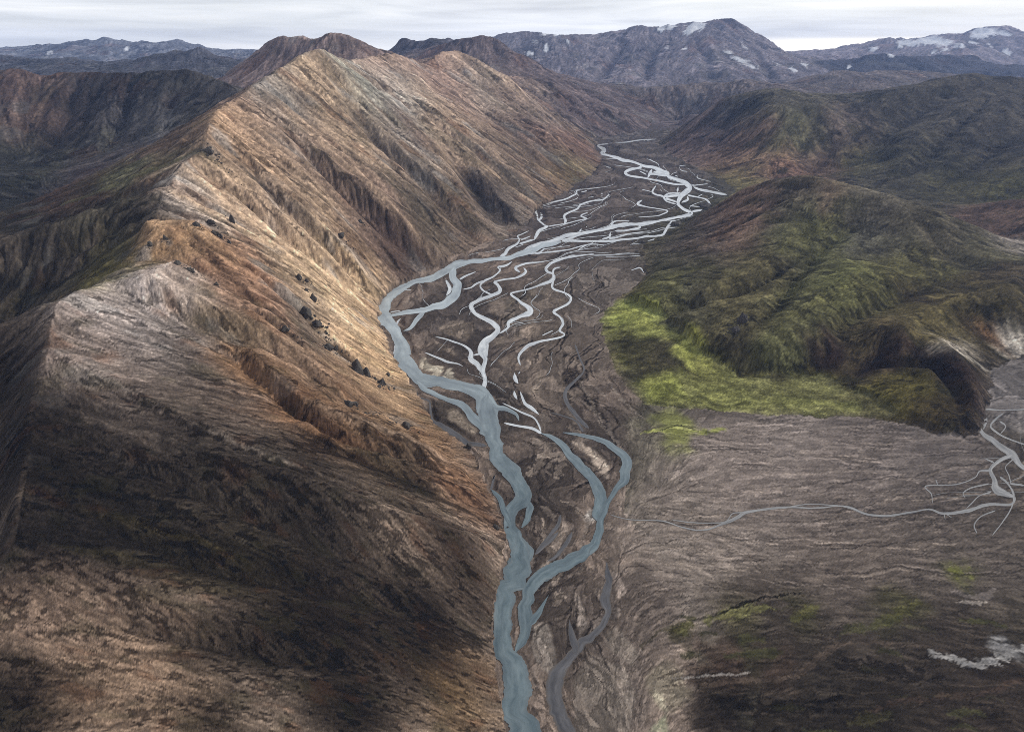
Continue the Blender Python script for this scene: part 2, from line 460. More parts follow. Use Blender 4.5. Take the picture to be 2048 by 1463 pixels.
PX, PY = project(GX, GY, h)
bx = 6
BW, BH = 2048 // bx + 1, 1463 // bx + 1
def see_buffer(PX, PY):
    kx = (PX / bx).astype(int); ky = (PY / bx).astype(int)
    ok = ((kx >= 0) & (kx < BW) & (ky >= 0) & (ky < BH) & (GY > 20)).ravel()
    idx = np.flatnonzero(ok)[::-1]           # far to near, so that the nearest stays
    fv = np.full(BW * BH, -1, np.int64); fv[(ky * BW + kx).ravel()[idx]] = idx
    return fv
fv = see_buffer(PX, PY)
def seen(px, py):
    """grid cell (i, j) of the ground seen at a photo pixel"""
    ix, iy = int(np.clip(px / bx, 0, BW - 1)), int(np.clip(py / bx, 0, BH - 1))
    for rr_ in range(0, 12):
        best = -1
        for yy in range(max(0, iy - rr_), min(BH, iy + rr_ + 1)):
            for xx in range(max(0, ix - rr_), min(BW, ix + rr_ + 1)):
                f = fv[yy * BW + xx]
                if f >= 0 and (best < 0 or rr_ == 0): best = f
        if best >= 0: return best // C, best % C
    return None
cut = np.zeros((R, C))
for dz, hw, ln in GULLIES:
    P = smooth_line([(*seen(*p), 0.0) for p in ln], 10)
    rad0 = hw / FPX
    for q in range(len(P)):
        t = q / (len(P) - 1)
        f = min(1, 0.25 + 2.2 * t) * min(1, 0.15 + 3 * (1 - t))
        rad = rad0 * (0.6 + 0.6 * t)
        i0, j0 = P[q, 0], P[q, 1]
        ni, nj = int(rad / dlr) + 2, int(rad / dth) + 2
        a0, a1 = max(0, int(i0) - ni), min(R, int(i0) + ni + 2); b0, b1 = max(0, int(j0) - nj), min(C, int(j0) + nj + 2)
        if a0 >= a1 or b0 >= b1: continue
        d = np.hypot((np.arange(a0, a1)[:, None] - i0) * dlr, (np.arange(b0, b1)[None] - j0) * dth) / rad
        cut[a0:a1, b0:b1] = np.maximum(cut[a0:a1, b0:b1], dz * f * np.clip(1 - d, 0, 1) ** 1.2)
h = np.where(plain, 0, np.maximum(h - cut, np.minimum(h, 0.4)))
# lobes and terraces with banks of their own: (metres, softness of the bank in cells, photo outline)
LOBES = [
 (8, 4, [(1262,590),(1300,545),(1400,485),(1500,440),(1610,465),(1570,530),(1470,570),(1390,590),(1330,603)]),
 (4, 8, [(1440,440),(1520,400),(1600,400),(1650,440),(1560,470)]),
 (10, 4, [(1410,695),(1345,640),(1410,612),(1500,590),(1600,545),(1700,520),(1800,548),(1780,598),(1690,650),(1648,690),(1640,734),(1560,741),(1490,736)]),
 (2, 6, [(1480,690),(1470,640),(1560,600),(1660,570),(1640,630),(1580,690)]),
 (10, 3, [(1690,692),(1760,645),(1900,604),(2048,553),(2100,560),(2060,610),(1900,636),(1810,676),(1760,702)]),
 (7, 4, [(1700,790),(1750,755),(1850,745),(1905,780),(1920,835),(1890,858),(1800,832)]),
 (5, 8, [(1750,430),(1820,410),(1900,440),(1890,500),(1800,510),(1760,480)]),
 (22, 5, [(1500,235),(1580,205),(1680,230),(1660,262),(1590,280),(1520,282)]),
 (16, 4, [(1490,300),(1540,280),(1600,290),(1610,330),(1540,345),(1470,340)]),
 (26, 6, [(1760,300),(1850,240),(1960,190),(2048,180),(2048,230),(1900,290),(1800,345)]),
 (8, 3, [(270,500),(300,455),(380,442),(440,485),(520,555),(600,625),(560,640),(470,570),(380,520),(320,515)]),
 (9, 3, [(240,560),(350,530),(450,585),(560,645),(650,725),(740,800),(680,800),(560,710),(430,640),(320,600)]),
 (9, 3, [(480,700),(560,720),(660,800),(780,850),(900,920),(860,930),(740,890),(620,830),(540,770)]),
 (8, 3, [(560,840),(650,830),(800,890),(930,940),(965,1000),(900,990),(760,930),(640,880)]),
]
for dz, soft, ln in LOBES:
    G = np.array([seen(*p) for p in ln], float)
    a0, a1 = max(0, int(G[:, 0].min()) - 40), min(R, int(G[:, 0].max()) + 40)
    b0, b1 = max(0, int(G[:, 1].min()) - 40), min(C, int(G[:, 1].max()) + 40)
    jj_, ii_ = np.meshgrid(np.arange(b0, b1), np.arange(a0, a1))
    m_ = in_poly(ii_ + 3.5 * edge_i[a0:a1, b0:b1], jj_ + 3.5 * edge_j[a0:a1, b0:b1], [tuple(g) for g in G]).astype(float)
    h[a0:a1, b0:b1] += dz * blur(blur(m_, soft), 2, 3) * ~plain[a0:a1, b0:b1]

def grad(h):
    gi = np.zeros_like(h); gj = np.zeros_like(h)
    gi[1:-1] = (h[2:] - h[:-2]) / (2 * dlr); gj[:, 1:-1] = (h[:, 2:] - h[:, :-2]) / (2 * dth)
    return gi / RR, gj / RR
JJ, II = np.meshgrid(np.arange(C, dtype=np.float32), np.arange(R, dtype=np.float32))
def lic(src, fi, fj, steps, ds, both=True):
    """average of src along the flow (fi, fj): streaks that run downhill"""
    acc = src.astype(np.float32).copy(); wsum = 1.0
    src32 = src.astype(np.float32)
    for sgn in ((1, -1) if both else (1,)):
        i, j = II.copy(), JJ.copy()
        for s in range(1, steps + 1):
            ki = np.clip(np.rint(i), 0, R - 1).astype(np.int32); kj = np.clip(np.rint(j), 0, C - 1).astype(np.int32)
            k = ki * C + kj
            i += (sgn * ds / dlr) * fi.ravel()[k]; j += (sgn * ds / dth) * fj.ravel()[k]
            w = 0.5 + 0.5 * math.cos(math.pi * s / (steps + 1))
            ki = np.clip(np.rint(i), 0, R - 1).astype(np.int32); kj = np.clip(np.rint(j), 0, C - 1).astype(np.int32)
            acc += w * src32.ravel()[ki * C + kj]; wsum += w
    return acc / wsum
def norm(a, m=None):
    s = a if m is None else a[m]
    return (a - s.mean()) / (s.std() + 1e-9)

# flow of the gravel plain, from the rivers that made it
FLOW = [
 [(1330,245),(1190,292),(1300,345),(1400,390),(1340,450),(1100,485),(900,530),(760,620),(830,750),(980,850),(1050,1050),(1000,1250),(1040,1463),(1060,1700)],
 [(1330,330),(1420,395),(1290,470),(1180,520),(1130,570),(1120,650),(1050,720),(1010,800)],
 [(1230,560),(1190,640),(1190,720),(1140,800),(1230,920),(1180,1080),(1060,1230),(1090,1463)],
 [(1180,760),(1260,850),(1250,980),(1200,1130),(1180,1300),(1200,1463)],
 [(2048,900),(1750,905),(1500,885),(1290,860)], [(2048,960),(1750,1000),(1500,1020),(1260,1000)], [(2100,1060),(1750,1075),(1500,1080),(1250,1040)],
 [(2100,1180),(1750,1170),(1500,1160),(1240,1110)], [(2048,1300),(1750,1260),(1500,1250),(1330,1290)], [(2100,1380),(1700,1330),(1450,1330),(1330,1360)], [(2100,1500),(1700,1430),(1400,1450)],
 [(2100,730),(2000,790),(1990,860),(2030,950)],
]
sf = 10
fx = np.zeros((R // sf + 1, C // sf + 1)); fy = fx.copy(); 
gx, gy = GX[::sf, ::sf], GY[::sf, ::sf]
for f_ in FLOW:
    P = smooth_line([on_ground(*p) for p in f_], 5)
    for a, b in zip(P[:-1], P[1:]):
        d = b - a; L = np.hypot(*d) + 1e-6; m = (a + b) / 2
        w = L / (np.hypot(gx - m[0], gy - m[1]) + 0.01 * np.hypot(*m)) ** 3
        fx[:gx.shape[0], :gx.shape[1]] += w * d[0] / L; fy[:gx.shape[0], :gx.shape[1]] += w * d[1] / L
fx = upsample(fx[:gx.shape[0], :gx.shape[1]], R, C); fy = upsample(fy[:gx.shape[0], :gx.shape[1]], R, C)
# to (ln r, theta) components
ct, st = np.cos(TH)[None], np.sin(TH)[None]
pfi = fx * st + fy * ct; pfj = fx * ct - fy * st

hb = blur(h, 5, 2)
gi, gj = grad(hb)
sl = np.hypot(gi, gj)
slope = sl
fi = -gi / (sl + 1e-6); fj = -gj / (sl + 1e-6)
n_p = np.hypot(pfi, pfj) + 1e-9
px0, py0 = project(GX, GY, np.zeros_like(GX))
fan = blur(((px0 > 1235) & (py0 > 840)).astype(float), 4, 3)
wob = fbm(0.05, 3) * (0.55 - 0.38 * fan)            # braiding: the flow wanders
ca, sa = np.cos(wob), np.sin(wob)
pfi, pfj = (pfi * ca - pfj * sa) / n_p, (pfi * sa + pfj * ca) / n_p
fi = np.where(plain, pfi, fi).astype(np.float32); fj = np.where(plain, pfj, fj).astype(np.float32)

def erode(h, n, steps, batches, bi, bj, K, seed, keep):
    """rain: drops run down the surface, cut rills and drop their load further down"""
    rg = np.random.default_rng(seed)
    visits = np.zeros(R * C, np.float32); dep = np.zeros(R * C, np.float32)
    h = h.astype(np.float32).copy(); hf = h.reshape(-1)
    bif, bjf = bi.ravel().astype(np.float32), bj.ravel().astype(np.float32)
    lnr = LR.astype(np.float32); ds = 0.0024
    kf = keep.ravel().astype(np.float32)
    for b in range(batches):
        i = rg.uniform(2, R - 3, n).astype(np.float32); j = rg.uniform(2, C - 3, n).astype(np.float32)
        vi = np.zeros(n, np.float32); vj = vi.copy(); sed = vi.copy(); water = np.ones(n, np.float32)
        for s in range(steps):
            i0 = i.astype(np.int32); j0 = j.astype(np.int32); a = i - i0; c = j - j0
            k = i0 * C + j0
            h00, h01, h10, h11 = hf[k], hf[k + 1], hf[k + C], hf[k + C + 1]
            r = np.exp(lnr[i0])
            gi = ((h10 - h00) * (1 - c) + (h11 - h01) * c) / (dlr * r) - bif[k]
            gj = ((h01 - h00) * (1 - a) + (h11 - h10) * a) / (dth * r) - bjf[k]
            h0 = (h00 * (1 - c) + h01 * c) * (1 - a) + (h10 * (1 - c) + h11 * c) * a
            vi = 0.35 * vi - 0.65 * gi; vj = 0.35 * vj - 0.65 * gj
            L = np.sqrt(vi * vi + vj * vj) + 1e-7
            ui, uj = vi / L, vj / L
            ni = np.clip(i + ui * (ds / dlr), 1, R - 3); nj = np.clip(j + uj * (ds / dth), 1, C - 3)
            m0 = ni.astype(np.int32); q0 = nj.astype(np.int32); na = ni - m0; nc = nj - q0; kk = m0 * C + q0
            h1 = (hf[kk] * (1 - nc) + hf[kk + 1] * nc) * (1 - na) + (hf[kk + C] * (1 - nc) + hf[kk + C + 1] * nc) * na
            dz = (h1 - h0) / r - (bif[k] * ui + bjf[k] * uj) * ds
            cap = np.maximum(-dz / ds, 0.0) * water * K
            up = dz > 0
            amt = np.where(up, np.minimum(dz, sed), np.where(sed > cap, (sed - cap) * 0.25, -np.minimum((cap - sed) * 0.25, -dz * 0.5)))
            amt = amt * kf[k]
            sed = sed - amt
            w = np.concatenate([(1 - c) * (1 - a), c * (1 - a), (1 - c) * a, c * a])
            ix = np.concatenate([k, k + 1, k + C, k + C + 1])
            d = np.bincount(ix, w * np.tile(amt * r, 4), minlength=R * C).astype(np.float32)
            lim = np.repeat(np.exp(lnr) * 0.0006, C)
            hf += np.clip(d, -lim, lim)
            dep += d
            if s > 3: visits += np.bincount(k, minlength=R * C).astype(np.float32)
            i, j = ni, nj; water *= 0.985
        h2 = blur(h, 1); h += (h2 - h) * 0.35; hf = h.reshape(-1)
    return h.astype(float), visits.reshape(R, C), dep.reshape(R, C)

g_big = norm(lic(noise(0.030), fi, fj, 30, 0.004))
g_mid = norm(lic(noise(0.013), fi, fj, 26, 0.0028))
g_sml = norm(lic(noise(0.0055), fi, fj, 24, 0.0022))
g_fin = norm(lic(rng.standard_normal((R, C)), fi, fj, 16, 0.002))
g_fin2 = norm(lic(rng.standard_normal((R, C)), fi, fj, 7, 0.002))

def crisp(g, k=1.6):
    return np.tanh(k * g)
def ridged(g):
    return 0.8 - np.abs(g)
sfac = np.clip(slope / 0.45, 0, 1.2) * (1 - plain_s)
rough = (1 - 0.55 * np.clip(green, 0, 1))
crest_keep = 1.0
moss_poly = [on_ground(*p) for p in [(1195,612),(1250,600),(1330,640),(1410,712),(1480,752),(1640,750),(1700,775),(1800,835),(1700,838),(1500,832),(1288,812),(1238,762),(1210,700)]]
mossm = in_poly(GX + edge_i * RR * 0.0025, GY + edge_j * RR * 0.005, moss_poly) & ~plain
near_r = np.clip((RR - 220) / 420, 0.25, 1)
h = h + near_r * RR * sfac * rough * (0.0011 * ridged(g_big) + 0.0006 * ridged(g_mid))
pl_bias = 0.05
hp = np.where(plain, RR * (0.0010 * fbm(0.02, 5, 0.7)), h + RR * (1 - plain_s) * (0.0013 - 0.0006 * np.clip(green, 0, 1)) * fbm(0.02, 5, 0.6))
n_f = plain.astype(float) * pl_bias
h_er, visits, dep = erode(hp, 160000, 55, 5, fi * n_f, fj * n_f, 0.020, 5, np.where(plain, 0.25, 1.0 - 0.5 * np.clip(green, 0, 1)))
vis = np.log1p(blur(visits, 1)); vis_h = norm(vis, ~plain); vis_p = norm(vis, plain)
h = np.where(plain, h, hp + (h_er - hp) * (0.42 - 0.22 * np.clip(green, 0, 1)) * (0.45 + 0.55 * near_r))
er_plain = np.where(plain, h_er, 0)
h = h + RR * (1 - plain_s) * (0.0004 * fbm(0.02, 4) + 0.0006 * np.clip(far, 0, 1) * fbm(0.01, 3))

# ------------------------------------------------------------------ channels of the river, in photograph coordinates
ZA = (740, 480, 3.658); ZB = (1000, 240, 4.267); ZC = (820, 760, 3.658); ZD = (940, 1060, 3.63); ZE = (1200, 800, 2.415)
CH = {
 'river': [
  (ZA, [(1400,12,25),(1280,40,30),(1170,72,44),(1090,105,40),(1000,127,32),(900,140,24),(800,150,28),(720,160,30),(640,180,55),(560,222,52),(430,285,45),(320,310,32),(190,375,62),(120,450,85),(95,540,100),(150,620,88),(200,690,84),(230,780,108),(232,860,118),(290,930,105),(380,1000,110),(540,1048,85),(690,1085,75),(810,1130,110),(850,1220,130),(890,1330,135),(915,1463,135)]),
  (ZA, [(620,190,50),(615,270,50),(640,330,58),(610,410,64),(540,462,55),(420,500,44),(270,530,30),(120,552,22)]),
  (ZA, [(400,528,26),(345,580,34),(300,640,25),(245,662,10)]),
  (ZA, [(345,1030,45),(420,1100,42),(560,1160,42),(680,1210,62),(760,1290,72),(840,1370,62),(880,1440,40)]),
  (ZA, [(830,1120,60),(880,1170,50),(930,1215,40),(1000,1232,32),(1070,1270,20),(1090,1320,18)]),
  (ZC, [(560,100,100),(545,180,110),(590,290,120),(620,380,128),(625,470,128),(670,570,112),(740,650,118),(790,760,118),(815,850,140),(770,930,110),(740,1010,90),(765,1090,112),(795,1180,122),(825,1270,150),(800,1380,180),(755,1470,205)]),
  (ZC, [(870,880,40),(880,940,52),(855,1010,45),(815,1075,40)]),
  (ZC, [(595,800,26),(660,870,34),(695,960,38),(740,1050,40)]),
  (ZD, [(355,0,100),(385,100,130),(370,200,168),(320,310,180),(270,440,170),(240,560,150),(225,680,130),(235,780,130),(270,880,140),(315,980,160),(340,1100,190),(350,1220,210),(370,1350,220),(385,1480,232),(400,1620,236),(410,1800,236)]),
  (ZC, [(960,385,20),(1060,430,34),(1130,480,58),(1190,570,68),(1270,660,74),(1345,740,80),(1385,830,85),(1385,910,84),(1370,980,72),(1385,1050,40)]),
  (ZC, [(1120,380,14),(1270,405,24),(1380,430,34),(1480,490,44),(1555,560,60),(1575,640,72),(1560,720,66),(1505,800,44),(1455,880,42),(1420,960,46),(1390,1060,54),(1370,1160,64),(1290,1250,80),(1150,1322,80),(1030,1390,85),(930,1470,90)]),
  (ZD, [(900,90,74),(820,180,80),(680,250,90),(540,310,90),(440,400,94),(400,520,95),(400,620,108),(385,740,80),(330,880,60)]),
  (ZD, [(572,468,5),(530,540,22),(490,610,45),(440,690,60)]),
 ],
 'braided_channel': [
  (ZA, [(550,282,8),(570,325,20),(582,365,22),(560,405,12)]),
  (ZA, [(1040,155,5),(1000,180,12),(935,194,15),(948,220,14),(900,265,15),(840,295,15),(808,332,12),(830,368,10),(885,395,10)]),
  (ZA, [(840,295,12),(780,315,14),(740,345,9),(680,360,5)]),
  (ZA, [(1280,155,5),(1180,165,12),(1090,188,18),(1068,205,24),(1100,232,10)]),
  (ZA, [(1125,200,14),(1138,232,20),(1080,268,14),(960,290,14),(908,305,18),(935,330,22),(945,372,28),(880,402,24),(790,440,25),(740,480,44),(770,530,28),(830,570,25),(900,605,30),(936,650,32),(900,700,34),(840,750,48),(820,810,58),(848,870,28),(828,950,28),(842,1020,26),(825,1095,38)]),
  (ZA, [(862,750,14),(848,860,18)]),
  (ZA, [(1640,98,5),(1450,125,14),(1340,160,18),(1290,200,20),(1300,230,20),(1340,245,18),(1335,290,34),(1230,330,16),(1120,365,13),(1028,390,14),(1090,440,18),(1150,490,32),(1165,525,42),(1090,560,25),(1020,600,30),(1010,640,22),(945,682,12)]),
  (ZA, [(1395,196,8),(1348,212,14),(1340,260,16)]),
  (ZA, [(1340,295,22),(1338,350,20),(1420,380,14),(1472,420,18),(1450,465,18),(1380,500,16),(1345,525,26),(1390,560,16),(1415,610,20),(1390,660,16),(1425,688,9),(1380,715,14),(1260,735,18),(1160,770,26),(1110,815,18),(1088,860,13),(1100,912,12)]),
  (ZA, [(1340,658,5),(1260,695,8)]), (ZA, [(1100,958,5),(1085,975,10)]),
  (ZA, [(1055,968,6),(1062,1005,28),(1085,1045,18)]), (ZA, [(1055,1100,14),(1062,1130,22),(1078,1162,10)]),
  (ZA, [(1100,1105,9),(1130,1190,20),(1180,1230,24),(1235,1272,8)]),
  (ZA, [(478,703,6),(600,735,14),(700,775,18),(742,820,30),(742,870,38),(790,900,34),(812,960,18)]),
  (ZA, [(755,842,12),(825,820,18)]), (ZA, [(400,820,4),(470,845,12),(560,885,16),(640,900,8),(680,920,4)]),
  (ZA, [(195,620,12),(205,595,14),(225,572,5)]), (ZA, [(150,525,12),(222,514,5)]), (ZA, [(655,285,14),(700,262,10),(775,230,5)]), (ZA, [(650,200,14),(690,178,14),(722,172,4)]),
  (ZA, [(178,770,10),(182,800,16),(170,830,10)]), (ZA, [(240,365,6),(300,361,5)]),
  (ZA, [(970,1188,4),(1100,1250,13),(1190,1290,14),(1230,1340,14),(1252,1395,10)]),
  (ZC, [(690,308,9),(780,328,14),(880,350,19),(965,388,20)]),
  (ZB, [(1330,163,7),(1180,173,9),(1100,187,10),(940,200,9),(835,214,12),(868,240,24),(892,258,26),(868,285,24),(920,300,15),(1000,320,22),(1050,342,25),(1150,360,17),(1220,385,20),(1300,405,25),(1370,430,34),(1430,450,34),(1440,482,25),(1530,510,25),(1590,540,35),(1620,580,45),(1580,620,44),(1540,660,40),(1520,710,30),(1560,750,28),(1640,795,36),(1560,818,30),(1480,836,26),(1330,865,24),(1200,885,30),(1080,895,28),(960,910,36),(850,935,25),(720,960,28),(570,990,35),(510,1015,40),(400,1050,30),(280,1080,40),(230,1110,48),(170,1145,40),(0,1185,22)]),
  (ZB, [(1490,850,45),(1440,900,25),(1410,950,22),(1380,980,20),(1250,995,18),(1100,1015,18),(950,1030,20),(800,1030,15),(650,1030,15),(530,1030,18)]),
  (ZB, [(1205,380,16),(1190,405,16),(1110,425,18),(1072,450,18),(1110,475,14),(1200,490,14),(1330,510,14),(1420,530,16),(1500,545,14),(1580,548,10)]),
  (ZB, [(1300,425,24),(1275,470,20),(1260,495,10)]), (ZB, [(1270,462,14),(1320,458,20),(1400,472,20),(1440,470,10)]), (ZB, [(1190,435,8),(1250,465,10)]), (ZB, [(1310,440,14),(1390,455,10),(1430,455,10)]),
  (ZB, [(1650,572,20),(1700,590,20),(1800,610,22),(1935,636,18)]), (ZB, [(1600,640,14),(1700,660,10),(1760,680,14),(1795,715,20)]), (ZB, [(1640,560,8),(1775,543,7)]), (ZB, [(1620,730,7),(1745,742,7)]), (ZB, [(1640,782,16),(1725,763,14)]),
  (ZB, [(1540,640,24),(1440,650,20),(1398,662,20),(1450,682,18),(1515,702,14)]), (ZB, [(1400,645,14),(1450,625,14),(1545,622,10)]), (ZB, [(1600,650,20),(1605,680,18),(1550,705,14)]), (ZB, [(1520,568,8),(1512,612,24)]), (ZB, [(1685,655,6),(1730,632,6)]),
  (ZB, [(1332,558,9),(1300,610,20),(1330,635,14),(1390,650,14),(1420,690,10),(1500,715,9)]), (ZB, [(1210,590,5),(1290,610,6)]), (ZB, [(1370,590,8),(1378,608,6)]),
  (ZB, [(1215,682,7),(1175,715,18),(1250,740,8),(1340,755,8),(1432,775,10),(1380,805,9),(1330,818,7),(1180,828,5)]),
  (ZB, [(745,590,5),(735,605,8),(690,615,5)]), (ZB, [(690,585,5),(650,605,10),(655,625,14),(610,650,14),(540,680,12),(430,705,11),(350,730,13),(308,770,20),(318,810,15),(328,850,15),(380,895,14),(415,905,12)]), (ZB, [(345,790,14),(355,825,18),(330,858,14)]),
  (ZB, [(415,905,18),(340,940,24),(312,980,25),(288,1025,14)]), (ZB, [(932,632,7),(900,665,10),(870,680,10),(780,690,10),(690,720,14),(660,755,14),(590,790,14),(550,815,18),(560,860,26),(548,882,12)]), (ZB, [(870,608,13),(870,655,9)]),
  (ZB, [(752,788,7),(690,815,12),(740,842,12),(650,860,8),(550,885,8),(415,905,10)]), (ZB, [(750,660,5),(800,655,5)]),
  (ZB, [(245,943,7),(180,975,10),(148,988,14),(165,1020,14),(140,1060,25),(70,1100,34),(40,1140,34),(0,1160,20)]), (ZB, [(262,990,7),(180,1020,12)]), (ZB, [(290,1020,14),(165,1052,16)]),
  (ZB, [(960,912,30),(955,882,20),(990,862,9),(1105,857,4)]), (ZB, [(695,925,8),(678,952,28)]), (ZB, [(1190,890,24),(1190,918,20),(1100,935,14),(980,945,16)]), (ZB, [(700,965,14),(620,1000,12),(530,1022,10)]),
  (ZB, [(1280,945,4),(1200,955,6),(1100,970,9),(1000,1000,10),(930,1012,12)]), (ZB, [(945,955,14),(935,1000,20),(870,1012,8)]), (ZB, [(740,905,10),(735,915,6)]), (ZB, [(1100,870,8),(1000,890,14)]),
  (ZB, [(900,1066,4),(760,1060,9),(600,1100,10),(480,1120,10),(380,1130,10),(300,1140,12)]), (ZB, [(790,1048,8),(720,1075,10),(660,1112,5)]), (ZB, [(600,1070,4),(400,1095,6),(370,1100,16),(330,1130,14),(240,1142,10)]), (ZB, [(200,1060,5),(130,1085,5)]),
  (ZB, [(1215,1050,4),(1120,1060,5)]), (ZB, [(1320,1015,10),(1260,1030,3)]), (ZB, [(1590,385,4),(1530,395,5),(1550,430,5),(1600,440,4)]), (ZB, [(1690,465,8),(1690,495,6),(1800,525,4)]), (ZB, [(1490,470,5),(1520,482,4)]),
  ((0,0,1), [(1345,243,1),(1325,238,1.2),(1300,240,1)]), ((0,0,1), [(1288,545,2),(1280,535,2),(1262,540,1)]),
 ],
 'stream': [
  (ZE, [(2100,40,8),(1950,46,10),(1860,44,13),(1828,80,30),(1815,95,16),(1850,160,27),(1920,210,35),(1990,260,38),(2030,310,25),(2090,350,20)]),
  (ZE, [(1858,60,8),(1865,100,20),(1855,140,14)]), (ZE, [(1950,60,5),(1915,85,12),(1885,120,10),(1905,150,12),(1960,180,9),(2060,215,8)]), (ZE, [(1930,100,12),(1960,125,8),(1935,160,6)]),
  (ZE, [(1990,265,24),(1920,298,24),(1888,335,30),(1910,380,34),(1920,425,60),(1960,450,36),(2002,470,13),(1980,500,12),(1880,500,16),(1780,530,19),(1660,545,14),(1590,525,9),(1500,540,11),(1400,555,13),(1300,550,13),(1220,520,16),(1150,508,9),(1040,520,9),(900,515,12),(790,525,13),(700,540,20),(650,570,22),(580,600,12),(500,625,9),(400,612,8),(300,580,7),(150,575,6),(50,550,5)]),
  (ZE, [(1905,300,18),(1855,278,5)]), (ZE, [(1890,335,14),(1835,340,9),(1810,372,6),(1720,405,7),(1575,412,7),(1600,450,6),(1605,495,4)]), (ZE, [(1622,380,9),(1632,405,7)]),
  (ZE, [(1880,400,9),(1800,420,8),(1755,445,6),(1765,470,4)]), (ZE, [(1890,440,12),(1830,460,8),(1790,500,8),(1770,520,5)]), (ZE, [(1820,640,6),(1808,600,7),(1840,560,7),(1910,530,7)]), (ZE, [(1895,650,6),(1950,580,8),(1990,510,8),(1998,450,13),(1970,400,12),(1930,370,16)]), (ZE, [(1980,400,10),(2050,410,10)]),
  (ZE, [(2000,280,9),(1960,320,6),(1975,360,7),(1985,400,6)]), (ZE, [(700,540,9),(640,545,6),(600,585,6),(480,590,6),(350,575,6)]), (ZE, [(1150,505,5),(1000,500,6),(880,520,6)]),
  (ZE, [(1700,565,5),(1665,545,8),(1668,575,4)]),
 ],
 'wet_silt': [
  (ZC, [(45,60,12),(60,120,12),(140,150,12),(148,225,16),(165,295,26),(260,345,50),(330,395,44),(420,452,34),(560,482,24)]),
  (ZC, [(600,730,8),(620,690,9),(600,780,20),(590,800,24)]),
  (ZD, [(985,230,34),(1005,400,66),(985,520,78),(1000,600,44),(940,720,50),(830,800,62),(760,900,72),(700,960,80),(640,1060,110),(600,1180,120),(620,1300,112),(680,1400,110),(740,1490,100),(790,1620,100),(820,1760,90)]),
  (ZD, [(740,10,30),(690,110,36),(620,190,26),(560,220,14)]), (ZD, [(640,10,24),(560,90,28),(470,170,16)]), (ZD, [(720,640,6),(740,740,40),(760,830,46),(770,900,40)]),
  (ZC, [(1100,980,20),(1080,1060,24),(1000,1160,22),(920,1250,12)]),
  (ZC, [(1020,230,6),(1130,262,10),(1215,300,16),(1265,375,22)]),
  (ZA, [(1500,760,14),(1530,850,14),(1560,960,16),(1440,1080,26),(1430,1170,30),(1530,1300,30),(1600,1380,20)]),
 ],
}
thin = []
rt = random.Random(4)
def trace(px, py, n, sgn, st):
    x, y = on_ground(px, py); o_ = []
    for _ in range(n):
        i, j = to_grid(x, y)
        if not (1 < i < R - 2 and 1 < j < C - 2) or not plain[int(i), int(j)]: break
        o_.append((x, y)); r = math.hypot(x, y); th = math.atan2(x, y)
        a, b = float(fi[int(i), int(j)]) * sgn, float(fj[int(i), int(j)]) * sgn
        lr_, th_ = math.log(r) + a * st, th + b * st
        x, y = math.exp(lr_) * math.sin(th_), math.exp(lr_) * math.cos(th_)
    return o_
def thin_channels(kind, boxes):
    for (x0, y0, x1, y1, n, w0, w1, len0, len1) in boxes:
        for _ in range(n):
            px, py = rt.uniform(x0, x1), rt.uniform(y0, y1)
            P = trace(px, py, rt.randint(len0, len1), rt.choice((1, -1)), 0.0035)
            if len(P) < 6: continue
            P = np.array(P[::3] if len(P) > 12 else P[::2])
            qx, qy = project(P[:, 0], P[:, 1], np.zeros(len(P)))
            w = rt.uniform(w0, w1)
            CH[kind].append(((0, 0, 1), [(a, b, w * rt.uniform(0.5, 1.3)) for a, b in zip(qx, qy)]))
thin_channels('braided_channel', [(1060,380,1420,470,26,0.4,0.9,18,50), (1000,470,1280,520,18,0.4,0.9,18,50), (860,530,1180,760,20,0.4,0.9,16,40), (1200,285,1420,380,16,0.5,0.9,14,40), (1230,245,1320,285,4,0.5,0.8,10,25)])
thin_channels('stream', [(1880,900,2048,1010,8,0.5,1.0,14,30)])
chan = []                       # (kind, centre xy array, left xy, right xy, arclength)
